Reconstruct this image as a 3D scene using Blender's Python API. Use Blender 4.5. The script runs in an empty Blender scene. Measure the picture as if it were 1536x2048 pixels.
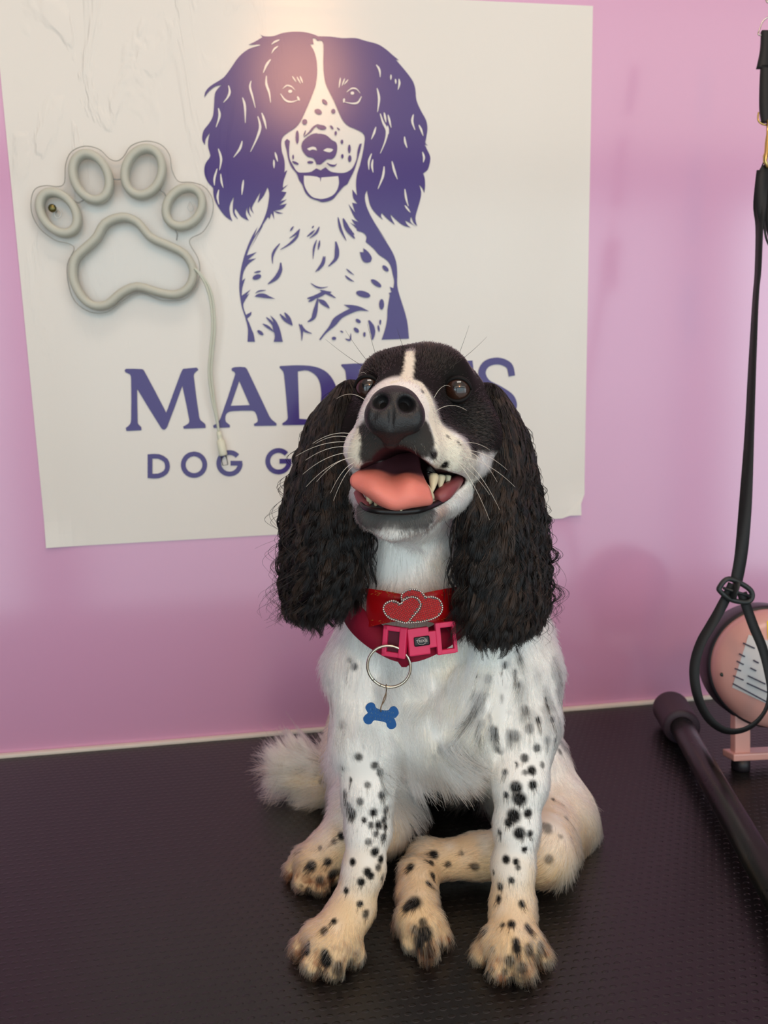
import bpy, bmesh, math, random
import numpy as np
from mathutils import Vector, Matrix
from mathutils.geometry import tessellate_polygon

SC = bpy.context.scene
COL = SC.collection
rnd = random.Random(7)
RNG = np.random.default_rng(11)

# ------------------------------------------------------------------ camera
FPX = 1550.0
YW = 1.1266                      # wall plane
EYE = np.array([0.0, 0.0, 0.5])  # camera, half a metre above the mat


def cam_axes(p, y, r):
    cy, sy, cp, sp = math.cos(y), math.sin(y), math.cos(p), math.sin(p)
    f = np.array([sy * cp, cy * cp, -sp])
    rt = np.array([cy, -sy, 0.0])
    up = np.cross(rt, f)
    c, s = math.cos(r), math.sin(r)
    return c * rt + s * up, -s * rt + c * up, f


RT, UP, FW = cam_axes(math.radians(8.482), math.radians(7.585), math.radians(-1.560))
cam_d = bpy.data.cameras.new('camera')
cam = bpy.data.objects.new('camera', cam_d)
COL.objects.link(cam)
m = Matrix.Identity(4)
for i in range(3):
    m[i][0], m[i][1], m[i][2], m[i][3] = RT[i], UP[i], -FW[i], EYE[i]
cam.matrix_world = m
cam_d.sensor_fit = 'VERTICAL'
cam_d.sensor_height = 36.0
cam_d.lens = FPX * 36.0 / 2048.0
cam_d.clip_start = 0.01
cam_d.dof.use_dof = True
cam_d.dof.focus_distance = 0.62
cam_d.dof.aperture_fstop = 9.5
SC.camera = cam

SC.view_settings.view_transform = 'Standard'
SC.view_settings.look = 'None'
SC.view_settings.gamma = 1.0
SC.view_settings.use_curve_mapping = False
SC.view_settings.exposure = 0.0
SC.cycles.max_bounces = 16
SC.cycles.diffuse_bounces = 8
SC.cycles.transparent_max_bounces = 16

world = bpy.data.worlds.new('world')
SC.world = world
world.use_nodes = True
bg = world.node_tree.nodes['Background']
bg.inputs[0].default_value = (0.92, 0.96, 1.0, 1)
bg.inputs[1].default_value = 0.12


def area(name, loc, target, sx, sy, power, color):
    l = bpy.data.lights.new(name, 'AREA')
    l.shape = 'RECTANGLE'
    l.size, l.size_y = sx, sy
    l.energy = power
    l.color = color
    o = bpy.data.objects.new(name, l)
    COL.objects.link(o)
    o.location = loc
    d = Vector(target) - Vector(loc)
    o.rotation_euler = d.to_track_quat('-Z', 'Y').to_euler()
    return o


WINY = -2.4                      # shop front, behind the camera
DAY = (0.76, 0.93, 1.0)
# daylight through the three panes of the shop front
for x_, w_, e_ in ((0.67, 3.84, 47), (-2.2, 1.56, 27), (3.6, 1.56, 40)):
    # strips weighted brighter upward, to even the light down the wall
    for k_, f_ in enumerate((1.1, 1.04, .90, .85)):
        z_ = 1.65 - .305 - .61 * k_
        area('daylight', (x_, WINY - 0.12, z_), (x_, 0, z_), w_, 0.61, e_ * f_ / 4, DAY)
# overhead fill, added to brighten the lower wall
PANEL = (0.30, -0.15, 2.93)
area('added_fill_light', PANEL, (0.30, -0.15, 0.0), 1.15, 0.55, 14, (1.0, 0.90, 0.78))
# warm light added above the bar for the upper wall's reflection
area('added_warm_light', (0.75, WINY - 0.12, 2.40), (0.75, 0, 2.40), 7.4, 1.0, 36, (1.0, 0.92, 0.82))


# ------------------------------------------------------------------ helpers
def P(px, py, D):
    """point on the sight line of a photo pixel at distance D along the lens axis"""
    return EYE + D * (FW + RT * ((px - 768) / FPX) - UP * ((py - 1024) / FPX))


def on_wall(px, py, off=0.0):
    d = FW + RT * ((px - 768) / FPX) - UP * ((py - 1024) / FPX)
    return EYE + d * ((YW - off) / d[1])


def on_mat(px, py, z=0.0):
    d = FW + RT * ((px - 768) / FPX) - UP * ((py - 1024) / FPX)
    return EYE + d * ((z - EYE[2]) / d[2])


def lin(c):
    return tuple(((v / 255) / 12.92 if v / 255 <= .04045 else ((v / 255 + .055) / 1.055) ** 2.4) for v in c)


MATS = {}


def pm(name, rgb, rough=0.5, spec=0.5, metal=0.0, coat=0.0, coat_rough=0.1, trans=0.0, ior=1.45, sss=0.0, alpha=1.0):
    mt = bpy.data.materials.new(name)
    mt.use_nodes = True
    b = mt.node_tree.nodes['Principled BSDF']
    b.inputs['Base Color'].default_value = (*lin(rgb), 1)
    b.inputs['Roughness'].default_value = rough
    b.inputs['Specular IOR Level'].default_value = spec
    b.inputs['Metallic'].default_value = metal
    b.inputs['Coat Weight'].default_value = coat
    b.inputs['Coat Roughness'].default_value = coat_rough
    b.inputs['Transmission Weight'].default_value = trans
    b.inputs['IOR'].default_value = ior
    if sss:
        b.inputs['Subsurface Weight'].default_value = sss
        b.inputs['Subsurface Radius'].default_value = (0.004, 0.002, 0.0012)
        b.inputs['Subsurface Scale'].default_value = 1.0
    MATS[name] = mt
    return mt


def nodes(mt):
    return mt.node_tree.nodes, mt.node_tree.links, mt.node_tree.nodes['Principled BSDF']


def noise_bump(mt, scale, strength, dist=0.001, detail=3, stretch=None, rough_var=None, col_var=None):
    n, l, b = nodes(mt)
    tc = n.new('ShaderNodeTexCoord')
    src = tc.outputs['Object']
    if stretch:
        mp = n.new('ShaderNodeMapping')
        mp.inputs['Scale'].default_value = stretch
        l.new(src, mp.inputs['Vector'])
        src = mp.outputs['Vector']
    t = n.new('ShaderNodeTexNoise')
    t.inputs['Scale'].default_value = scale
    t.inputs['Detail'].default_value = detail
    l.new(src, t.inputs['Vector'])
    bp = n.new('ShaderNodeBump')
    bp.inputs['Strength'].default_value = strength
    bp.inputs['Distance'].default_value = dist
    l.new(t.outputs['Fac'], bp.inputs['Height'])
    l.new(bp.outputs['Normal'], b.inputs['Normal'])
    if rough_var:
        mr = n.new('ShaderNodeMapRange')
        mr.inputs[3].default_value, mr.inputs[4].default_value = rough_var
        l.new(t.outputs['Fac'], mr.inputs[0])
        l.new(mr.outputs[0], b.inputs['Roughness'])
    if col_var:
        mx = n.new('ShaderNodeMix')
        mx.data_type = 'RGBA'
        mx.inputs[6].default_value = (*lin(col_var[0]), 1)
        mx.inputs[7].default_value = (*lin(col_var[1]), 1)
        l.new(t.outputs['Fac'], mx.inputs[0])
        l.new(mx.outputs[2], b.inputs['Base Color'])
    return mt


def link(name, me, mt, parent=None):
    o = bpy.data.objects.new(name, me)
    COL.objects.link(o)
    if mt is not None:
        for x in (mt if isinstance(mt, (list, tuple)) else [mt]):
            me.materials.append(x)
    if parent is not None:
        o.parent = parent
        o.matrix_parent_inverse = parent_world(parent).inverted()
    return o


def parent_world(p):
    mw = p.matrix_basis.copy()
    if p.parent:
        return parent_world(p.parent) @ p.matrix_parent_inverse @ mw
    return mw


def obj(name, bm, mt, parent=None, smooth=True):
    me = bpy.data.meshes.new(name)
    bm.to_mesh(me)
    bm.free()
    if smooth:
        me.shade_smooth()
    return link(name, me, mt, parent)


def mesh_np(name, verts, faces, mt, parent=None, smooth=True):
    me = bpy.data.meshes.new(name)
    me.from_pydata([tuple(map(float, v)) for v in verts], [], [tuple(int(i) for i in f) for f in faces])
    me.update()
    if smooth:
        me.shade_smooth()
    return link(name, me, mt, parent)


def thing(name, label, cat, loc=(0, 0, 0), group=None):
    o = bpy.data.objects.new(name, None)
    COL.objects.link(o)
    o.empty_display_size = 0.05
    o.location = tuple(map(float, loc))
    o['label'], o['category'] = label, cat
    if group:
        o['group'] = group
    return o


def tag(o, label, cat, group=None, kind=None):
    o['label'], o['category'] = label, cat
    if group:
        o['group'] = group
    if kind:
        o['kind'] = kind
    return o


def struct(o):
    o['kind'] = 'structure'
    return o


def add_box(bm, lo, hi, bev=0.0, mtx=None, seg=2):
    r = bmesh.ops.create_cube(bm, size=1.0)
    vs = r['verts']
    c = [(a + b) / 2 for a, b in zip(lo, hi)]
    s = [b - a for a, b in zip(lo, hi)]
    for v in vs:
        v.co = Vector((v.co.x * s[0] + c[0], v.co.y * s[1] + c[1], v.co.z * s[2] + c[2]))
    if bev:
        es = list({e for v in vs for e in v.link_edges})
        r2 = bmesh.ops.bevel(bm, geom=es, offset=bev, segments=seg, affect='EDGES', profile=0.6)
        vs = list({v for f in r2['faces'] for v in f.verts} | {v for v in vs if v.is_valid})
    if mtx is not None:
        for v in vs:
            if v.is_valid:
                v.co = mtx @ v.co
    return vs


def box(name, lo, hi, mt, parent=None, bev=0.0, mtx=None):
    bm = bmesh.new()
    add_box(bm, lo, hi, bev, mtx)
    return obj(name, bm, mt, parent, smooth=False)


def catmull(pts, n=6, closed=False):
    pts = [np.asarray(p, float) for p in pts]
    N = len(pts)
    out = []
    rngN = N if closed else N - 1
    for i in range(rngN):
        p1, p2 = pts[i], pts[(i + 1) % N]
        p0 = pts[i - 1] if (closed or i > 0) else p1
        p3 = pts[(i + 2) % N] if (closed or i + 2 < N) else p2
        for k in range(n):
            t = k / n
            out.append(0.5 * (2 * p1 + (p2 - p0) * t + (2 * p0 - 5 * p1 + 4 * p2 - p3) * t * t + (3 * p1 - p0 - 3 * p2 + p3) * t ** 3))
    if not closed:
        out.append(pts[-1])
    return out


def add_tube(bm, pts, rad, sides=12, closed=False, caps=True, flat=None):
    """swept round tube; rad scalar or list; flat=(a,b) scales the section (normal, binormal)"""
    pts = [Vector(tuple(map(float, p))) for p in pts]
    N = len(pts)
    rads = [rad] * N if np.isscalar(rad) else list(rad)
    tans = []
    for i in range(N):
        a = pts[i - 1] if (i > 0 or closed) else pts[i]
        b = pts[(i + 1) % N] if (i < N - 1 or closed) else pts[i]
        t = (b - a)
        tans.append(t.normalized() if t.length > 1e-12 else Vector((0, 0, 1)))
    ref = Vector((0, 0, 1)) if abs(tans[0].z) < 0.9 else Vector((1, 0, 0))
    nrm = (ref - tans[0] * ref.dot(tans[0])).normalized()
    rings = []
    for i in range(N):
        if i:
            q = tans[i - 1].rotation_difference(tans[i])
            nrm = (q @ nrm)
            nrm = (nrm - tans[i] * nrm.dot(tans[i])).normalized()
        bi = tans[i].cross(nrm)
        ring = []
        for k in range(sides):
            a = 2 * math.pi * k / sides
            fa, fb = flat if flat else (1, 1)
            ring.append(bm.verts.new(pts[i] + nrm * (math.cos(a) * rads[i] * fa) + bi * (math.sin(a) * rads[i] * fb)))
        rings.append(ring)
    M = N if closed else N - 1
    for i in range(M):
        A, B = rings[i], rings[(i + 1) % N]
        for k in range(sides):
            bm.faces.new((A[k], A[(k + 1) % sides], B[(k + 1) % sides], B[k]))
    if caps and not closed:
        bm.faces.new(list(reversed(rings[0])))
        bm.faces.new(rings[-1])
    return rings


def tube(name, pts, rad, mt, parent=None, sides=12, closed=False, flat=None):
    bm = bmesh.new()
    add_tube(bm, pts, rad, sides, closed, flat=flat)
    bmesh.ops.recalc_face_normals(bm, faces=bm.faces)
    return obj(name, bm, mt, parent)


def ribbon(bm, pts, sides, w, th):
    """flat strap: pts centre line, sides = width direction at each point"""
    n = len(pts)
    rows = []
    for i in range(n):
        p = Vector(tuple(pts[i]))
        s = Vector(tuple(sides[i])).normalized()
        a = Vector(tuple(pts[max(i - 1, 0)]))
        b = Vector(tuple(pts[min(i + 1, n - 1)]))
        t = (b - a).normalized()
        nn = t.cross(s).normalized()
        ww = w if np.isscalar(w) else w[i]
        rows.append([bm.verts.new(p + s * x * ww / 2 + nn * y * th / 2) for x, y in ((-1, -1), (1, -1), (1, 1), (-1, 1))])
    for i in range(n - 1):
        for k in range(4):
            bm.faces.new((rows[i][k], rows[i][(k + 1) % 4], rows[i + 1][(k + 1) % 4], rows[i + 1][k]))
    bm.faces.new(rows[0][::-1])
    bm.faces.new(rows[-1])
    bmesh.ops.recalc_face_normals(bm, faces=bm.faces)


def lathe(bm, prof, origin, axis, seg=48):
    """revolve (r, h) profile about axis through origin"""
    ax = Vector(tuple(axis)).normalized()
    ref = Vector((0, 0, 1)) if abs(ax.z) < .9 else Vector((1, 0, 0))
    u = (ref - ax * ref.dot(ax)).normalized()
    v = ax.cross(u)
    o = Vector(tuple(map(float, origin)))
    rings = []
    for r, h in prof:
        if r < 1e-6:
            rings.append([bm.verts.new(o + ax * h)])
        else:
            rings.append([bm.verts.new(o + ax * h + (u * math.cos(2 * math.pi * k / seg) + v * math.sin(2 * math.pi * k / seg)) * r) for k in range(seg)])
    for A, B in zip(rings, rings[1:]):
        for k in range(seg):
            k2 = (k + 1) % seg
            if len(A) == 1 and len(B) == 1:
                continue
            if len(A) == 1:
                bm.faces.new((A[0], B[k2], B[k]))
            elif len(B) == 1:
                bm.faces.new((A[k], A[k2], B[0]))
            else:
                bm.faces.new((A[k], A[k2], B[k2], B[k]))
    bmesh.ops.recalc_face_normals(bm, faces=bm.faces)


def smooth_poly(pts, n=4, corner=55):
    """closed outline: smooth through gentle points, keep sharp corners"""
    pts = [np.asarray(p, float) for p in pts]
    N = len(pts)
    sharp = []
    for i in range(N):
        a, b = pts[i] - pts[i - 1], pts[(i + 1) % N] - pts[i]
        ang = abs(math.degrees(math.atan2(a[0] * b[1] - a[1] * b[0], float(a @ b))))
        sharp.append(ang > corner)
    out = []
    for i in range(N):
        j = (i + 1) % N
        p1, p2 = pts[i], pts[j]
        L = np.linalg.norm(p2 - p1)
        t1 = (p2 - p1) if sharp[i] else (p2 - pts[i - 1]) / (np.linalg.norm(p2 - pts[i - 1]) + 1e-9) * L
        t2 = (p2 - p1) if sharp[j] else (pts[(j + 1) % N] - p1) / (np.linalg.norm(pts[(j + 1) % N] - p1) + 1e-9) * L
        for k in range(n):
            t = k / n
            h00, h10, h01, h11 = 2 * t ** 3 - 3 * t * t + 1, t ** 3 - 2 * t * t + t, -2 * t ** 3 + 3 * t * t, t ** 3 - t * t
            out.append(h00 * p1 + h10 * t1 + h01 * p2 + h11 * t2)
    return out


class Print:
    """flat ink printed on the poster: outlines given in photo pixels, laid on the wall plane"""

    def __init__(self, off):
        self.v, self.f, self.off = [], [], off
        self.k = 0

    def poly(self, px, smooth=True, n=4, holes=()):
        loops = [smooth_poly(px, n) if smooth else [np.asarray(p, float) for p in px]]
        for h in holes:
            loops.append(smooth_poly(h, n) if smooth else [np.asarray(p, float) for p in h])
        flat = [p for lp in loops for p in lp]
        tris = tessellate_polygon([[Vector((p[0], p[1], 0)) for p in lp] for lp in loops])
        b = len(self.v)
        self.k += 1
        self.v += [on_wall(p[0], p[1], self.off + self.k * 4e-6) for p in flat]
        for t in tris:
            a, c, d = [flat[i] for i in t]
            cr = (c[0] - a[0]) * (d[1] - a[1]) - (c[1] - a[1]) * (d[0] - a[0])
            self.f.append([b + i for i in (t if cr < 0 else t[::-1])])

    def stroke(self, px, w=4.0, taper=(0.25, 0.15), n=6):
        c = catmull(px, n)
        L, R = [], []
        for i, p in enumerate(c):
            a, b = c[max(i - 1, 0)], c[min(i + 1, len(c) - 1)]
            d = (b - a) / (np.linalg.norm(b - a) + 1e-9)
            s = i / (len(c) - 1)
            e = taper[0] + (1 - taper[0]) * min(1, s / .35) if s < .35 else (taper[1] + (1 - taper[1]) * min(1, (1 - s) / .45))
            k = np.array([-d[1], d[0]]) * w * e / 2
            L.append(p + k)
            R.append(p - k)
        self.poly(L + R[::-1], smooth=False)

    def ell(self, cx, cy, a, b, rot=0.0, n=14):
        r = math.radians(rot)
        self.poly([(cx + a * math.cos(t) * math.cos(r) - b * math.sin(t) * math.sin(r), cy + a * math.cos(t) * math.sin(r) + b * math.sin(t) * math.cos(r)) for t in [2 * math.pi * k / n for k in range(n)]], smooth=False)

    def build(self, name, mt, parent):
        return mesh_np(name, self.v, self.f, mt, parent, smooth=False)


# ------------------------------------------------------------------ room
TABLE_FLOOR = -0.82
wall_m = pm('pink_gloss_paint', (216, 155, 192), rough=0.55, coat=1.0, coat_rough=0.16)
wall_m.node_tree.nodes['Principled BSDF'].inputs['Coat IOR'].default_value = 1.8
noise_bump(wall_m, 26, 0.05, 0.002, 2)
n_, l_, b_ = nodes(wall_m)
box('wall_back', (-3.0, YW, TABLE_FLOOR), (4.5, YW + 0.12, 3.0), wall_m)
struct(bpy.data.objects['wall_back'])
ceil_m = pm('ceiling_paint', (238, 232, 220), rough=0.9)
struct(box('ceiling', (-3.0, WINY, 3.0), (4.5, YW + 0.12, 3.1), ceil_m))
floor_m = pm('light_vinyl', (196, 190, 182), rough=0.5)
noise_bump(floor_m, 40, 0.1)
struct(box('floor', (-3.0, WINY - 0.4, TABLE_FLOOR - 0.1), (4.5, YW + 0.12, TABLE_FLOOR), floor_m))
frame_m = pm('grey_blue_frame', (96, 110, 150), rough=0.5)
front = box('wall_front', (-3.0, WINY - 0.06, 1.66), (4.5, WINY + 0.06, 1.89), frame_m)
struct(front)
struct(box('wall_header', (-3.0, WINY - 0.05, 2.92), (4.5, WINY + 0.05, 3.0), ceil_m))
for i, (x0, x1) in enumerate(((-3.0, -1.42), (-1.25, 2.59), (2.78, 4.5))):
    bm = bmesh.new()
    for lo, hi in (((x0, WINY - .04, -.82), (x1, WINY + .04, -.78)), ((x0, WINY - .04, -.78), (x0 + .06, WINY + .04, 1.66)), ((x1 - .06, WINY - .04, -.78), (x1, WINY + .04, 1.66))):
        add_box(bm, lo, hi)
    struct(obj('window_%d' % (i + 1), bm, frame_m, smooth=False))
for i, (x0, x1) in enumerate(((-1.42, -1.25), (2.59, 2.78))):
    struct(box('trim_%d' % (i + 2), (x0, WINY - .06, -.82), (x1, WINY + .06, 1.66), frame_m))
caulk = pm('white_sealant', (226, 216, 204), rough=0.5)
bm = bmesh.new()
add_box(bm, (-0.95, YW - 0.010, -0.012), (1.35, YW - 0.0002, 0.0045), 0.002)
struct(obj('trim_1', bm, caulk, smooth=False))

# added overhead panel to lift the lower wall; warm globe mirrored by the poster
lamp_frame = pm('lamp_white', (240, 238, 232), rough=0.5)
lamp_glow = bpy.data.materials.new('warm_diffuser')
lamp_glow.use_nodes = True
nt = lamp_glow.node_tree
nt.nodes.clear()
em = nt.nodes.new('ShaderNodeEmission')
em.inputs[0].default_value = (1.0, 0.50, 0.24, 1)
em.inputs[1].default_value = 19.0
ou = nt.nodes.new('ShaderNodeOutputMaterial')
nt.links.new(em.outputs[0], ou.inputs[0])
LX, LY, LZ = 0.20, -2.05, 2.15
panel = thing('added_fill_panel', 'added unseen fill panel under the ceiling, to brighten the lower wall', 'ceiling light', PANEL)
bm = bmesh.new()
for lo, hi in (((-.62, -.32, .0), (.62, .32, .03)), ((-.62, -.32, -.012), (.62, -.285, .0)), ((-.62, .285, -.012), (.62, .32, .0)), ((-.62, -.285, -.012), (-.585, .285, .0)), ((.585, -.285, -.012), (.62, .285, .0)), ((-.05, -.05, .03), (.05, .05, .066))):
    add_box(bm, [a + b for a, b in zip(lo, PANEL)], [a + b for a, b in zip(hi, PANEL)])
for v in bm.verts:
    v.co.z += .004
obj('housing', bm, lamp_frame, panel, smooth=False)
lamp = thing('pendant_lamp', 'round amber pendant lamp hanging by the shop front behind the viewer', 'lamp', (LX, LY, LZ))
bm = bmesh.new()
bmesh.ops.create_uvsphere(bm, u_segments=32, v_segments=20, radius=0.24, matrix=Matrix.Translation((LX, LY, LZ)))
obj('globe', bm, lamp_glow, lamp)
bm = bmesh.new()
add_tube(bm, [(LX, LY, LZ + .235), (LX, LY, 2.99)], .006, 8)
obj('cord', bm, lamp_frame, lamp)

# ------------------------------------------------------------------ grooming table
table = thing('grooming_table', 'grooming table covered with black studded rubber mat against the pink wall', 'table', (0.25, 0.7, TABLE_FLOOR))
mat_m = pm('black_studded_rubber', (14, 12, 12), rough=0.37, spec=0.75)
n, l, b = nodes(mat_m)
tc = n.new('ShaderNodeTexCoord')
sx = n.new('ShaderNodeSeparateXYZ')
l.new(tc.outputs['Object'], sx.inputs[0])


def mth(op, a, c=None):
    q = n.new('ShaderNodeMath')
    q.operation = op
    for i, v in enumerate((a, c)):
        if v is None:
            continue
        if isinstance(v, (int, float)):
            q.inputs[i].default_value = v
        else:
            l.new(v, q.inputs[i])
    return q.outputs[0]


PITCH = 0.0098
gy = mth('DIVIDE', sx.outputs[1], PITCH * 0.86)
row = mth('FLOOR', gy)
fy = mth('SUBTRACT', mth('FRACT', gy), 0.5)
gx = mth('ADD', mth('DIVIDE', sx.outputs[0], PITCH), mth('MULTIPLY', row, 0.5))
fx = mth('SUBTRACT', mth('FRACT', gx), 0.5)
dd = mth('ADD', mth('MULTIPLY', mth('MULTIPLY', fx, fx), 1.0), mth('MULTIPLY', mth('MULTIPLY', fy, fy), 2.2))
rr = mth('SQRT', dd)
mr = n.new('ShaderNodeMapRange')
mr.interpolation_type = 'SMOOTHSTEP'
mr.inputs[1].default_value, mr.inputs[2].default_value = 0.36, 0.18
mr.inputs[3].default_value, mr.inputs[4].default_value = 0.0, 1.0
l.new(rr, mr.inputs[0])
nz = n.new('ShaderNodeTexNoise')
nz.inputs['Scale'].default_value = 900
l.new(tc.outputs['Object'], nz.inputs['Vector'])
hgt = mth('ADD', mr.outputs[0], mth('MULTIPLY', nz.outputs['Fac'], 0.12))
bp = n.new('ShaderNodeBump')
bp.inputs['Strength'].default_value = 0.42
bp.inputs['Distance'].default_value = 0.0012
l.new(hgt, bp.inputs['Height'])
l.new(bp.outputs['Normal'], b.inputs['Normal'])
TX0, TX1, TY0, TY1 = -0.95, 1.35, 0.30, YW - 0.004
bm = bmesh.new()
add_box(bm, (TX0, TY0, -0.006), (TX1, TY1, 0.0), 0.002)
obj('rubber_mat', bm, mat_m, table, smooth=False)
wood_m = pm('dark_laminate', (46, 44, 46), rough=0.5)
bm = bmesh.new()
add_box(bm, (TX0 + .005, TY0 + .005, -0.036), (TX1 - .005, TY1 - .005, -0.006), 0.002)
obj('table_top', bm, wood_m, table, smooth=False)
leg_m = pm('table_steel', (140, 142, 146), rough=0.35, metal=1.0)
for x in (TX0 + .08, TX1 - .08):
    for y in (TY0 + .08, TY1 - .08):
        bm = bmesh.new()
        add_box(bm, (x - .02, y - .02, TABLE_FLOOR), (x + .02, y + .02, -0.036), 0.004)
        obj('leg', bm, leg_m, table, smooth=False)
# ------------------------------------------------------------------ poster
sheet_m = pm('poster_vinyl', (232, 226, 216), rough=0.55, spec=0.3, coat=1.0, coat_rough=0.16)
ink_m = pm('purple_ink', (56, 30, 116), rough=0.5, spec=0.3, coat=1.0, coat_rough=0.16)


def crease(mt, amount):
    n, l, b = nodes(mt)
    tc = n.new('ShaderNodeTexCoord')
    # long soft folds, strongest at the upper left corner of the sheet
    t1 = n.new('ShaderNodeTexNoise')
    t1.inputs['Scale'].default_value = 7
    t1.inputs['Detail'].default_value = 3
    t1.inputs['Distortion'].default_value = 1.6
    mp = n.new('ShaderNodeMapping')
    mp.inputs['Rotation'].default_value = (0, 0.7, 0)
    mp.inputs['Scale'].default_value = (2.2, 1, .8)
    l.new(tc.outputs['Object'], mp.inputs['Vector'])
    l.new(mp.outputs[0], t1.inputs['Vector'])
    rmp = n.new('ShaderNodeMapRange')
    rmp.interpolation_type = 'SMOOTHSTEP'
    rmp.inputs[1].default_value, rmp.inputs[2].default_value = .50, .62
    l.new(t1.outputs['Fac'], rmp.inputs[0])
    g = n.new('ShaderNodeVectorMath')
    g.operation = 'DISTANCE'
    g.inputs[1].default_value = (-0.34, YW, 1.02)
    l.new(tc.outputs['Object'], g.inputs[0])
    mk = n.new('ShaderNodeMapRange')
    mk.inputs[1].default_value, mk.inputs[2].default_value = .5, .05
    mk.inputs[3].default_value, mk.inputs[4].default_value = .04, 1
    l.new(g.outputs['Value'], mk.inputs[0])
    mu = n.new('ShaderNodeMath')
    mu.operation = 'MULTIPLY'
    l.new(rmp.outputs[0], mu.inputs[0])
    l.new(mk.outputs[0], mu.inputs[1])
    # fine orange peel
    t2 = n.new('ShaderNodeTexNoise')
    t2.inputs['Scale'].default_value = 120
    l.new(tc.outputs['Object'], t2.inputs['Vector'])
    ad = n.new('ShaderNodeMath')
    ad.operation = 'MULTIPLY_ADD'
    ad.inputs[1].default_value = 0.035
    l.new(t2.outputs['Fac'], ad.inputs[0])
    l.new(mu.outputs[0], ad.inputs[2])
    bp = n.new('ShaderNodeBump')
    bp.inputs['Strength'].default_value = amount
    bp.inputs['Distance'].default_value = 0.002
    l.new(ad.outputs[0], bp.inputs['Height'])
    l.new(bp.outputs['Normal'], b.inputs['Normal'])


for mt_ in (sheet_m, ink_m):
    crease(mt_, 0.9)
    mt_.node_tree.nodes['Principled BSDF'].inputs['Coat IOR'].default_value = 1.5

bl, br, tr = on_wall(94, 1095), on_wall(1167, 1034), on_wall(1185, 13)
e1, e2 = on_wall(1, 143), bl
tl = e2 + (e1 - e2) * ((tr[2] + 0.004 - e2[2]) / (e1[2] - e2[2]))
cen = (bl + br + tr + tl) / 4
poster = thing('poster', 'white vinyl poster with purple spaniel portrait and purple lettering on pink wall', 'poster', cen)
NX, NZ = 44, 40
vs, fs = [], []
for j in range(NZ + 1):
    for i in range(NX + 1):
        u, v = i / NX, j / NZ
        p = (1 - u) * (1 - v) * bl + u * (1 - v) * br + u * v * tr + (1 - u) * v * tl
        # edges and lower corners lift a little off the wall
        lift = 0.0012
        eu = min(u, 1 - u) * NX
        ev = min(v, 1 - v) * NZ
        lift += 0.0005 * math.exp(-min(eu, ev) * .9)
        lift += 0.005 * math.exp(-((1 - u) ** 2 + v ** 2) * 600) + 0.003 * math.exp(-(u ** 2 + v ** 2) * 900)
        if (1 - u) + v < .030:
            p = p + np.array([-.006, 0, .004])
        vs.append((p[0], YW - lift, p[2]))
W1 = NX + 1
for j in range(NZ):
    for i in range(NX):
        a = j * W1 + i
        fs.append((a, a + 1, a + W1 + 1, a + W1))
sheet = mesh_np('sheet', vs, fs, sheet_m, poster, smooth=False)
sm = sheet.modifiers.new('thickness', 'SOLIDIFY')
sm.thickness = 0.0006
sm.offset = -1

INK1, INK2, INK3 = 0.0022, 0.0025, 0.0028


def Q(ox, oy, k=6.4):
    return lambda *a: [(ox + x / k, oy + y / k) for x, y in a]


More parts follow.
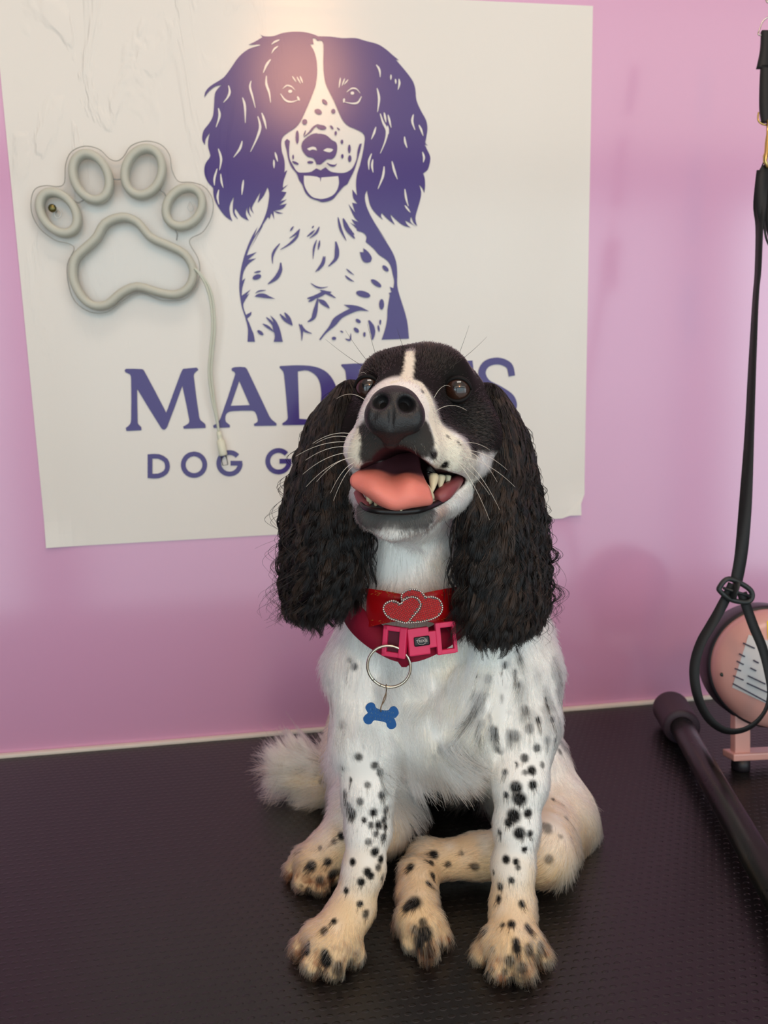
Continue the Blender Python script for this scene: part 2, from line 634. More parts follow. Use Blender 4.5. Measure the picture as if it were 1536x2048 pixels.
q1, q2, q3, q4, q5, q6 = Q(400, 60), Q(630, 60), Q(400, 260), Q(630, 260), Q(470, 450), Q(600, 450)
art = Print(INK1)
outline = (
    q1((735, 10), (790, 70), (880, 82), (960, 72), (1050, 40), (1180, 22), (1320, 25), (1430, 48), (1520, 82))
    + q2((50, 80), (200, 85), (350, 103), (520, 103), (650, 140), (800, 180), (900, 240), (1000, 325), (1075, 388), (1035, 380), (1130, 490), (1210, 590), (1260, 670), (1285, 760), (1300, 900), (1360, 1040), (1420, 1150), (1440, 1260), (1420, 1400), (1415, 1450), (1447, 1480))
    + q4((1405, 188), (1440, 260), (1475, 340), (1470, 420), (1440, 510), (1385, 555), (1405, 620), (1410, 720), (1400, 805), (1378, 750), (1333, 698), (1360, 800), (1345, 900), (1310, 1020), (1285, 1130), (1308, 1232), (1260, 1180), (1232, 1105), (1222, 1170), (1295, 1240), (1225, 1195), (1150, 1155), (1180, 1210), (1228, 1250), (1130, 1220), (1050, 1160), (962, 1075), (985, 1140), (1025, 1215), (930, 1140), (855, 1062), (845, 1100), (872, 1150), (780, 1070), (710, 970), (680, 850), (665, 770), (640, 840), (650, 940), (690, 1050), (760, 1180), (850, 1320), (930, 1450))
    + q6((965, 0), (1040, 120), (1120, 240), (1190, 360), (1230, 470), (1245, 600), (1245, 760), (1260, 850), (1300, 980), (1350, 1140), (1380, 1280), (1395, 1455), (1045, 1468), (1090, 1330), (1115, 1200), (1120, 1080), (1140, 950), (1148, 890), (1135, 870), (1170, 860), (1150, 790), (1195, 808), (1205, 720), (1185, 620), (1160, 520), (1110, 450), (1010, 380), (940, 300), (840, 215), (850, 150), (810, 100), (730, 75))
    + q4((530, 1262), (445, 1180), (520, 1225), (465, 1140), (560, 1180), (500, 1110), (428, 945), (515, 1060), (475, 930), (545, 945), (490, 870), (478, 760), (540, 840), (525, 700), (540, 560), (575, 450), (610, 300), (635, 150), (635, 80))
    + q2((600, 1310), (500, 1260), (430, 1230), (360, 1160), (300, 1040), (250, 920), (190, 800), (140, 690), (115, 560), (108, 400), (110, 190), (95, 140), (60, 130), (35, 140), (5, 105))
    + q1((1440, 105), (1455, 180), (1408, 180), (1460, 270), (1490, 380), (1500, 520), (1490, 650), (1470, 740), (1400, 920), (1330, 1080), (1280, 1180), (1220, 1250), (1130, 1310), (1060, 1370), (1040, 1450))
    + q3((1050, 280), (1080, 380), (1085, 480), (1080, 540), (1118, 512), (1080, 620), (1065, 680), (1060, 740), (1128, 695), (1040, 785), (1108, 795), (1070, 860), (1025, 915), (1112, 885), (1015, 965), (1112, 940), (1060, 1005), (950, 1035), (1068, 1066), (1000, 1068), (940, 1035), (950, 1145), (915, 1060), (890, 1140), (872, 1110), (800, 1220), (720, 1370), (640, 1530))
    + q5((355, 10), (270, 130), (200, 260), (150, 390), (280, 345), (165, 445), (272, 425), (170, 500), (110, 600), (90, 715), (132, 680), (95, 800), (85, 905), (200, 825), (140, 905), (185, 875), (110, 1000), (110, 1060), (140, 1150), (210, 1110), (205, 1150), (155, 1198), (185, 1260), (215, 1340), (240, 1400), (255, 1495), (160, 1495), (165, 1330), (130, 1180), (90, 1060), (65, 920), (55, 800), (65, 640), (95, 480), (140, 330), (210, 160), (290, 20))
    + q3((690, 1370), (780, 1220), (850, 1050), (880, 900), (885, 800), (865, 730), (815, 840), (738, 935), (772, 795), (700, 920), (665, 1000), (692, 1075), (645, 1010), (640, 955), (630, 1040), (658, 1120), (610, 1050), (600, 990), (588, 1080), (625, 1162), (530, 1110), (470, 1030), (448, 1000), (445, 1060), (490, 1145), (430, 1080), (420, 980), (433, 850), (380, 970), (385, 1080), (415, 1167), (330, 1110), (250, 1010), (190, 900), (170, 800), (165, 740), (110, 680), (65, 590), (55, 500), (75, 420), (130, 340), (125, 290), (105, 220), (105, 130), (127, 35), (75, 110), (62, 192), (30, 130), (30, 70))
    + q1((50, 1280), (120, 1190), (165, 1100), (180, 960), (190, 820), (220, 760), (277, 700), (190, 725), (110, 790), (55, 862), (70, 790), (130, 720), (240, 650), (310, 600), (400, 480), (500, 340), (620, 245), (768, 190), (690, 186), (618, 190), (700, 150), (800, 92)))
art.poly(outline, n=3)
art.build('portrait_print', ink_m, poster)

face = Print(INK2)
mouth = (q3((1115, 112), (1085, 150), (1110, 260), (1130, 370), (1170, 470), (1240, 560), (1270, 640), (1310, 700), (1350, 800), (1420, 870), (1510, 902))
         + q4((100, 922), (220, 890), (300, 800), (370, 720), (415, 690), (440, 640), (500, 520), (540, 400), (580, 260), (600, 172), (570, 178), (545, 260), (535, 360), (490, 470), (440, 520), (370, 548), (260, 545), (190, 525), (135, 475), (105, 495), (70, 515), (40, 500))
         + q3((1490, 490), (1460, 510), (1420, 535), (1330, 545), (1250, 535), (1190, 450), (1150, 370), (1140, 250), (1150, 140)))
face.poly(mouth)
face.poly(q3((1300, 190), (1320, 140), (1380, 85), (1440, 50), (1500, 40)) + q4((30, 46), (90, 50), (150, 70), (220, 130), (270, 160), (285, 230), (265, 320), (220, 370), (160, 372), (120, 400), (70, 440), (20, 440)) + q3((1480, 405), (1450, 360), (1380, 340), (1330, 290), (1305, 240)))
for x, y, a, bb, r in ((125, 920, 45, 24, 45), (45, 1045, 46, 32, 30), (235, 1040, 28, 30, 0), (215, 1245, 32, 14, 50), (300, 1265, 26, 9, 40), (265, 1320, 16, 28, 0), (345, 1430, 17, 28, 0), (85, 1245, 62, 30, 10)):
    face.ell(630 + x / 6.4, 60 + y / 6.4, a / 6.4, bb / 6.4, r)
for x, y, a, bb, r in ((1340, 1175, 33, 36, 0), (1245, 1370, 22, 86, 0), (1500, 1045, 40, 24, 40), (1340, 1320, 8, 40, 20)):
    face.ell(400 + x / 6.4, 60 + y / 6.4, a / 6.4, bb / 6.4, r)
for x, y, a, bb, r in ((440, 240, 18, 56, 0), (350, 335, 17, 28, 0), (445, 365, 22, 44, 0)):
    face.ell(630 + x / 6.4, 260 + y / 6.4, a / 6.4, bb / 6.4, r)
for x, y, a, bb, r in ((1192, 345, 11, 32, 0), (1222, 420, 46, 15, 25), (1412, 412, 40, 17, 0)):
    face.ell(400 + x / 6.4, 260 + y / 6.4, a / 6.4, bb / 6.4, r)
face.stroke(q1((1330, 1370), (1400, 1310), (1450, 1250), (1500, 1215), (1536, 1215)), 4)
face.stroke(q4((150, 420), (200, 450), (250, 455), (280, 430)), 4)
# chest marks
for pts, w in ((q5((750, 15), (725, 50), (705, 80)), 3.5), (q5((830, 50), (780, 110), (695, 170)), 4), (q5((825, 60), (790, 150), (700, 240), (580, 315)), 5), (q5((575, 235), (510, 320), (480, 400), (482, 495)), 5),
               (q5((585, 480), (580, 580), (530, 660), (420, 758)), 8), (q5((605, 560), (570, 640), (520, 700), (430, 755)), 4), (q5((1010, 10), (985, 40)), 3), (q5((1020, 65), (970, 110), (920, 150)), 4), (q5((1080, 20), (1040, 100), (955, 170)), 4.5),
               (q5((1045, 190), (1010, 300), (1000, 435)), 4), (q5((1085, 195), (1075, 260), (1062, 320)), 4), (q5((1290, 210), (1305, 320), (1290, 430), (1195, 530)), 9), (q5((1135, 400), (1120, 490), (1030, 600)), 6), (q5((1155, 400), (1130, 500), (1060, 590)), 4),
               (q5((1425, 560), (1470, 600), (1525, 640)), 3), (q5((1410, 645), (1460, 690), (1525, 725)), 4), (q5((970, 745), (1040, 790), (1110, 805), (1190, 790)), 3.5),
               (q5((925, 940), (1040, 915), (1150, 865), (1235, 860)), 8), (q5((1090, 835), (1180, 870), (1290, 935)), 6), (q5((940, 980), (1040, 930)), 5), (q5((1060, 940), (1030, 1090), (1000, 1190), (930, 1240)), 9), (q5((1070, 955), (1140, 1000), (1210, 1065)), 9),
               (q5((575, 1140), (650, 1220), (735, 1285)), 6), (q5((635, 1120), (690, 1200), (735, 1285)), 7), (q5((820, 1265), (855, 1350), (855, 1480)), 5), (q5((845, 1270), (890, 1350), (985, 1390)), 5), (q5((355, 1265), (430, 1310), (500, 1370)), 5),
               (q5((400, 1180), (470, 1250), (510, 1330)), 5), (q5((330, 590), (245, 610)), 4), (q5((395, 835), (310, 845), (260, 875)), 3),
               (q6((880, 1220), (920, 1300), (935, 1400), (925, 1470)), 10), (q6((1030, 1210), (1025, 1280)), 4), (q6((1000, 1280), (1015, 1370)), 4), (q6((580, 1455), (640, 1470), (650, 1385)), 4),
               (q4((295, 1115), (330, 1270), (400, 1415)), 5), (q4((360, 1130), (420, 1270), (510, 1390)), 9), (q4((390, 1200), (450, 1290), (505, 1340)), 6)):
    face.stroke(pts, w)
face.poly(q5((250, 915), (300, 880), (380, 880), (440, 910), (515, 945), (400, 935)))
face.poly(q5((450, 1155), (520, 1220), (570, 1320), (612, 1495), (495, 1495), (510, 1420), (480, 1300), (490, 1240)))
face.poly(q6((560, 1020), (680, 1025), (780, 1050), (885, 1105), (770, 1095), (680, 1120), (540, 1190), (460, 1280), (330, 1390), (260, 1475), (245, 1465), (300, 1390), (370, 1300), (430, 1195), (540, 1120), (640, 1070)))
face.poly(q6((765, 345), (815, 350), (810, 295), (870, 340), (920, 420), (905, 470), (850, 482), (800, 450)))
for x, y, a, bb, r in ((1095, 555, 52, 26, 45), (975, 745, 80, 30, 35), (810, 885, 95, 40, 15), (1045, 1015, 32, 68, 0), (745, 1228, 38, 22, 35), (722, 1345, 42, 25, 45), (825, 1400, 16, 32, 0), (435, 1450, 28, 22, 0), (535, 1365, 22, 10, 30)):
    face.ell(600 + x / 6.4, 450 + y / 6.4, a / 6.4, bb / 6.4, r)
for x, y, a, bb, r in ((280, 665, 58, 32, -20), (325, 1378, 48, 22, 38)):
    face.ell(470 + x / 6.4, 450 + y / 6.4, a / 6.4, bb / 6.4, r)
face.build('marking_print', ink_m, poster)

white = Print(INK3)
for pts, w in ((q1((768, 192), (700, 205), (620, 240)), 4), (q1((1020, 125), (960, 150), (915, 185)), 4.5), (q1((1000, 205), (950, 245), (915, 300)), 4), (q1((905, 375), (850, 450), (810, 550)), 5.5), (q1((850, 585), (850, 690), (885, 800), (905, 930)), 5.5), (q1((655, 650), (640, 730), (675, 860), (708, 995)), 5),
               (q1((365, 710), (380, 790), (355, 860), (300, 928)), 5.5), (q1((545, 865), (575, 980), (580, 1190)), 5.5), (q1((235, 1000), (250, 1100), (205, 1245)), 5.5), (q1((740, 1105), (770, 1240), (730, 1380), (645, 1560)), 6), (q1((790, 1060), (825, 1160), (850, 1270)), 5.5), (q1((540, 1420), (510, 1520), (430, 1630)), 5.5),
               (q3((235, 240), (270, 370), (250, 515)), 5.5), (q3((960, 285), (995, 405)), 5), (q3((945, 380), (948, 490)), 4.5), (q3((220, 495), (185, 620), (185, 710)), 5), (q3((265, 560), (275, 660), (297, 740)), 4.5), (q3((557, 640), (545, 730), (535, 830)), 5), (q3((240, 765), (225, 860), (243, 955)), 5),
               (q2((785, 445), (825, 510), (835, 605)), 5), (q2((972, 570), (970, 640)), 4), (q2((1030, 625), (1035, 690)), 4), (q2((1075, 625), (1080, 690), (1062, 765)), 5), (q2((795, 745), (820, 880), (800, 1050)), 5.5), (q2((835, 1070), (870, 1180), (920, 1290), (900, 1420), (835, 1580)), 6), (q2((885, 1055), (910, 1185)), 5), (q2((935, 1085), (975, 1250)), 5), (q2((930, 1225), (940, 1335)), 4.5),
               (q2((780, 1240), (755, 1320), (720, 1400)), 5), (q2((1260, 1080), (1245, 1170), (1280, 1280)), 5.5), (q2((1330, 1215), (1360, 1280), (1385, 1355)), 5), (q2((1145, 1365), (1155, 1440), (1180, 1510)), 5),
               (q4((725, 300), (690, 400), (690, 510)), 5), (q4((740, 375), (730, 460), (745, 545)), 5), (q4((885, 465), (870, 590), (805, 755)), 5.5), (q4((985, 400), (1015, 520), (1055, 630)), 5.5), (q4((1375, 280), (1395, 350), (1385, 415)), 5), (q4((1150, 755), (1165, 870), (1195, 975)), 5), (q4((1150, 965), (1220, 1055)), 4.5),
               # eyes
               (q1((1060, 750), (1110, 712), (1170, 725), (1220, 775)), 3.5), (q1((1030, 815), (1090, 895), (1170, 920), (1270, 890)), 4.5), (q1((1245, 850), (1275, 905)), 5),
               (q2((405, 795), (470, 748), (530, 755), (580, 810)), 3.5), (q2((595, 850), (550, 925), (480, 940), (370, 920)), 4.5), (q2((375, 875), (365, 930)), 5),
               (q1((1180, 590), (1235, 670)), 3), (q1((1240, 600), (1290, 690)), 3.2), (q1((1280, 590), (1315, 680)), 3.5),
               (q2((325, 610), (308, 740)), 3.5), (q2((380, 620), (345, 715)), 3.2), (q2((425, 635), (370, 700)), 3),
               # lip tufts
               (q4((30, 500), (40, 450)), 2.4), (q4((75, 515), (70, 450)), 2.6), (q4((130, 470), (95, 430)), 2.6), (q4((185, 480), (120, 420)), 2.4), (q3((1500, 490), (1515, 440)), 2.4)):
    white.stroke(pts, w * 0.82, taper=(.35, .2))
white.ell(400 + 1155 / 6.4, 60 + 785 / 6.4, 4, 3.2)
white.ell(630 + 478 / 6.4, 60 + 808 / 6.4, 3.6, 3.2)
tongue_p = Print(INK3)
nostril_p = [Print(INK3), Print(INK3)]
tongue_p.poly(q3((1330, 585), (1420, 588), (1505, 600)) + q4((40, 607), (62, 612), (70, 670), (80, 608), (180, 600), (297, 590), (305, 680), (280, 770), (220, 840), (100, 882), (10, 872)) + q3((1430, 850), (1370, 780), (1333, 690)))
nostril_p[0].poly(q3((1370, 240), (1430, 215), (1480, 225), (1497, 262), (1440, 250), (1400, 262)))
nostril_p[1].poly(q4((105, 260), (150, 235), (210, 240), (235, 250), (200, 283), (150, 280)))
white.build('highlight_print', sheet_m, poster)
tongue_p.build('tongue_print', sheet_m, poster)
for q_ in nostril_p:
    q_.build('nostril_print', sheet_m, poster)

# lettering
ql = Q(230, 680, 3.268)
name_p = Print(INK1)
name_p.poly(ql((62, 200), (70, 188), (175, 190), (190, 200), (335, 475), (430, 215), (445, 188), (535, 180), (545, 195), (522, 215), (515, 235), (550, 500), (560, 525), (590, 550), (592, 575), (450, 580), (445, 565), (480, 545), (485, 520), (440, 300), (340, 570), (322, 587), (305, 580), (145, 320), (148, 530), (152, 550), (172, 570), (172, 590), (75, 595), (70, 575), (98, 550), (105, 520), (105, 250), (98, 225), (70, 212)), n=2)
name_p.poly(ql((640, 560), (670, 540), (690, 510), (785, 225), (780, 210), (762, 200), (762, 185), (780, 178), (850, 178), (868, 200), (1010, 500), (1030, 525), (1055, 545), (1055, 560), (910, 562), (908, 548), (930, 535), (932, 515), (915, 470), (890, 462), (770, 465), (735, 475), (722, 500), (725, 535), (750, 555), (750, 572), (645, 575)), n=2, holes=[ql((757, 430), (812, 268), (880, 425))])
D_o = ((1075, 180), (1078, 170), (1200, 165), (1310, 175), (1390, 215), (1440, 290), (1455, 370), (1435, 450), (1380, 515), (1290, 550), (1095, 557), (1093, 545), (1125, 520), (1128, 490), (1105, 230), (1098, 205))
D_h = ((1195, 205), (1260, 200), (1320, 240), (1345, 310), (1345, 400), (1320, 480), (1270, 515), (1205, 515))
for dx, dy in ((0, 0), (403, -12)):
    name_p.poly(ql(*[(x + dx, y + dy) for x, y in D_o]), n=3, holes=[ql(*[(x + dx, y + dy) for x, y in D_h])])
name_p.poly([(815, 727), (862, 725), (862, 731), (854, 736), (855, 832), (864, 838), (864, 843), (817, 845), (817, 839), (825, 834), (824, 738), (815, 733)], smooth=False)
name_p.poly([(875, 725), (945, 721), (948, 746), (942, 746), (932, 734), (905, 735), (906, 774), (924, 773), (930, 764), (934, 764), (936, 794), (931, 794), (925, 784), (906, 785), (907, 830), (936, 828), (946, 812), (951, 812), (949, 838), (877, 842), (877, 836), (884, 832), (883, 736), (875, 731)], smooth=False)
name_p.stroke([(1024, 752), (1018, 731), (996, 722), (973, 728), (964, 746), (974, 766), (1000, 780), (1022, 796), (1026, 816), (1008, 833), (982, 834), (966, 822), (962, 804)], 15, taper=(.85, .8))
name_p.build('name_lettering', ink_m, poster)

sub = Print(INK1)


def base_y(x):   # cap centre line of the small lettering
    return 680 + 825 / 3.268 - (x - 316) * 0.0415


LW = 9.6


def letter(ch, cx):
    cy = base_y(cx)
    h, r = 24.0, 21.5

    def arc(a0, a1, n=14, rx=r, ry=r, ox=0.0):
        return [(cx + ox + rx * math.cos(math.radians(a0 + (a1 - a0) * i / n)), cy - ry * math.sin(math.radians(a0 + (a1 - a0) * i / n))) for i in range(n + 1)]
    S = lambda pts: sub.stroke(pts, LW, taper=(1, 1), n=2)
    L = lambda *pts: [S([pts[i], pts[i + 1]]) for i in range(len(pts) - 1)]
    if ch == 'O':
        S(arc(90, 450, 28))
    elif ch == 'G':
        S(arc(42, 360, 24))
        L((cx + 2, cy), (cx + r + 4, cy))
    elif ch == 'D':
        L((cx - 17, cy - h), (cx - 17, cy + h))
        S([(cx - 17, cy - h + 4.5), (cx, cy - h + 4.5), (cx + 14, cy - 12), (cx + 18, cy), (cx + 14, cy + 12), (cx, cy + h - 4.5), (cx - 17, cy + h - 4.5)])
    elif ch == 'R':
        L((cx - 14, cy - h), (cx - 14, cy + h))
        S([(cx - 14, cy - h + 4.5), (cx + 4, cy - h + 4.5), (cx + 14, cy - 10), (cx + 4, cy + 2), (cx - 14, cy + 2)])
        L((cx, cy + 2), (cx + 15, cy + h))
    elif ch == 'M':
        L((cx - 22, cy + h), (cx - 22, cy - h))
        L((cx - 22, cy - h), (cx, cy + 8))
        L((cx, cy + 8), (cx + 22, cy - h))
        L((cx + 22, cy - h), (cx + 22, cy + h))
    elif ch == 'I':
        L((cx, cy - h), (cx, cy + h))
    elif ch == 'N':
        L((cx - 17, cy + h), (cx - 17, cy - h))
        L((cx - 17, cy - h), (cx + 17, cy + h))
        L((cx + 17, cy + h), (cx + 17, cy - h))


for ch, cx in (('D', 317), ('O', 388), ('G', 459), (None, 0), ('G', 557), ('R', 627), ('O', 696), ('O', 767), ('M', 843), ('I', 899), ('N', 945), ('G', 1008)):
    if ch is None:
        sub.build('tagline_lettering', ink_m, poster)
        sub = Print(INK1)
        continue
    letter(ch, cx)
sub.build('tagline_lettering', ink_m, poster)

# ------------------------------------------------------------------ paw shaped neon light on the poster
neon_m = pm('unlit_silicone_tube', (192, 191, 176), rough=0.38, spec=0.5, sss=0.0)
acr_m = bpy.data.materials.new('clear_acrylic')
acr_m.use_nodes = True
nt = acr_m.node_tree
nt.nodes.clear()
tr_ = nt.nodes.new('ShaderNodeBsdfTransparent')
tr_.inputs[0].default_value = (1, 1, 1, 1)
gl_ = nt.nodes.new('ShaderNodeBsdfGlossy')
gl_.inputs['Roughness'].default_value = .04
fr_ = nt.nodes.new('ShaderNodeFresnel')
fr_.inputs['IOR'].default_value = 1.3
mx_ = nt.nodes.new('ShaderNodeMixShader')
ou = nt.nodes.new('ShaderNodeOutputMaterial')
nt.links.new(fr_.outputs[0], mx_.inputs[0])
nt.links.new(tr_.outputs[0], mx_.inputs[1])
nt.links.new(gl_.outputs[0], mx_.inputs[2])
nt.links.new(mx_.outputs[0], ou.inputs[0])
screw_m = pm('brass_screw', (120, 112, 70), rough=0.35, metal=1.0)
wire_m = pm('grey_lead', (150, 150, 146), rough=0.5)
qn = Q(0, 240, 2.3274)
OFF = 0.016
paw = thing('neon_paw_sign', 'unlit paw shaped neon sign of grey tubes on clear acrylic, hung on the poster', 'neon sign', on_wall(240, 440))


def wallpts(pts, off, n=6, closed=True):
    return [on_wall(x, y, off) for x, y in catmull([np.array(p) for p in pts], n, closed)]


def ellp(cx, cy, a, b, rot, n=28):
    r = math.radians(rot)
    return [(cx + a * math.cos(t) * math.cos(r) - b * math.sin(t) * math.sin(r), cy + a * math.cos(t) * math.sin(r) + b * math.sin(t) * math.cos(r)) for t in [2 * math.pi * k / n for k in range(n)]]


def neon_tube(name, pts):
    bm = bmesh.new()
    c = wallpts(pts, OFF, 3)
    # flexible neon: rounded face, deep rectangular body
    N = len(c)
    rings = []
    sec = [(-.0052, -.0055), (.0052, -.0055), (.0055, .001), (.0050, .0040), (.0034, .0060), (.0012, .0068), (-.0012, .0068), (-.0034, .0060), (-.0050, .0040), (-.0055, .001)]
    for i in range(N):
        a, b = Vector(c[i - 1]), Vector(c[(i + 1) % N])
        t = (b - a).normalized()
        out = Vector((0, -1, 0))
        s = t.cross(out).normalized()
        rings.append([bm.verts.new(Vector(c[i]) + s * u * 1.02 + out * w) for u, w in sec])
    K = len(sec)
    for i in range(N):
        for k in range(K):
            bm.faces.new((rings[i][k], rings[i][(k + 1) % K], rings[(i + 1) % N][(k + 1) % K], rings[(i + 1) % N][k]))
    bmesh.ops.recalc_face_normals(bm, faces=bm.faces)
    return obj(name, bm, neon_m, paw)


for e in ((272, 431, 106, 74, 52), (424, 265, 112, 78, 66), (668, 241, 110, 84, 108), (857, 405, 96, 77, 128)):
    neon_tube('toe_tube', qn(*ellp(*e)))
neon_tube('pad_tube', qn((570, 452), (640, 476), (700, 545), (780, 582), (860, 625), (900, 700), (880, 775), (820, 812), (740, 802), (640, 775), (565, 805), (500, 858), (430, 862), (375, 815), (340, 735), (348, 650), (400, 595), (450, 548), (490, 482)))
ol = qn((145, 370), (165, 320), (215, 305), (270, 310), (300, 290), (305, 210), (330, 150), (390, 122), (460, 135), (510, 180), (545, 190), (575, 170), (610, 120), (680, 98), (750, 115), (790, 165), (800, 230), (830, 285), (890, 290), (950, 310), (990, 370), (985, 450), (945, 520), (890, 550), (885, 580), (920, 640), (930, 700), (915, 770), (860, 832), (760, 840), (650, 803), (570, 842), (500, 893), (420, 893), (350, 845), (318, 760), (314, 670), (345, 600), (320, 575), (260, 560), (190, 510), (150, 440))
oc = catmull([np.array(p) for p in ol], 4, True)
bm = bmesh.new()
fr = [bm.verts.new(tuple(on_wall(x, y, OFF - .006 + .0032))) for x, y in oc]
bk = [bm.verts.new(tuple(on_wall(x, y, OFF - .006 - .0002))) for x, y in oc]
for t in tessellate_polygon([[Vector((p[0], p[1], 0)) for p in oc]]):
    bm.faces.new([fr[i] for i in t])
    bm.faces.new([bk[i] for i in t[::-1]])
for i in range(len(fr)):
    j = (i + 1) % len(fr)
    bm.faces.new((fr[i], fr[j], bk[j], bk[i]))
bmesh.ops.recalc_face_normals(bm, faces=bm.faces)
obj('backing_plate', bm, acr_m, paw, smooth=False)
for pts in (((345, 375), (365, 385), (390, 372)), ((528, 275), (545, 277), (566, 275)), ((745, 325), (765, 340), (775, 362)), ((815, 510), (825, 530), (822, 560))):
    tube('jumper_lead', wallpts(qn(*pts), OFF - .001, 3, False), .0009, wire_m, paw, 6)
edge_m = pm('acrylic_edge', (184, 180, 170), rough=0.2)
tube('plate_edge', [on_wall(x, y, OFF - .0045) for x, y in oc], .0006, edge_m, paw, 6, closed=True)
bm = bmesh.new()
c = on_wall(110, 421, .0045)
lathe(bm, [(0, 0), (.0028, 0), (.0028, .012), (.0052, .012), (.0052, .0135), (.0035, .0155), (0, .016)], c, (0, -1, 0), 20)
obj('screw', bm, screw_m, paw)
hole_m = pm('hole_edge', (205, 205, 200), rough=0.2)
for pts in (((258, 425), (272, 415), (285, 430), (280, 452), (262, 455), (252, 440)), ((885, 380), (898, 395), (900, 415), (888, 425), (875, 410), (880, 392))):
    tube('keyhole_rim', wallpts(qn(*pts), OFF - .0025, 4), .0007, hole_m, paw, 6, closed=True)
# cable and plug
cab_m = pm('clear_white_cable', (206, 208, 190), rough=0.35)
plug_m = pm('ivory_plug', (226, 226, 204), rough=0.45)
cpts = qn((905, 690), (930, 720), (960, 775), (980, 850), (988, 960), (978, 1080), (972, 1180), (985, 1290), (1005, 1380), (1018, 1450))
cable = [on_wall(x, y, OFF * (1 - i / 9) + .0075) for i, (x, y) in enumerate(cpts)]
for k, (dx, nm) in enumerate(((0.0, 0), (0.0036, 1))):
    tube('cable', [p + np.array([dx * min(1, i / 12) * min(1, (len(catmull(cable, 6)) - 1 - i) / 14), 0, 0]) for i, p in enumerate(catmull(cable, 6))], .0016, cab_m, paw, 8)
pa, pb_ = on_wall(1018 / 2.3274, 240 + 1450 / 2.3274, .0095), on_wall(1040 / 2.3274, 240 + 1562 / 2.3274, .0105)
bm = bmesh.new()
L = np.linalg.norm(pb_ - pa)
lathe(bm, [(0, 0), (.0030, 0), (.0036, .006), (.0032, .007), (.0036, .010), (.0032, .012), (.0038, L * .35), (.0056, L * .38), (.0058, L * .95), (.0052, L), (0, L)], pa, pb_ - pa, 24)
obj('plug', bm, plug_m, paw)
bm = bmesh.new()
lathe(bm, [(0, L), (.0043, L), (.0043, L + .013), (.0035, L + .014), (0, L + .014)], pa, pb_ - pa, 20)
obj('plug_socket', bm, acr_m, paw)
# ------------------------------------------------------------------ the dog: implicit-surface body
def at_y(px, py, y):
    d = FW + RT * ((px - 768) / FPX) - UP * ((py - 1024) / FPX)
    return EYE + d * (y / d[1])


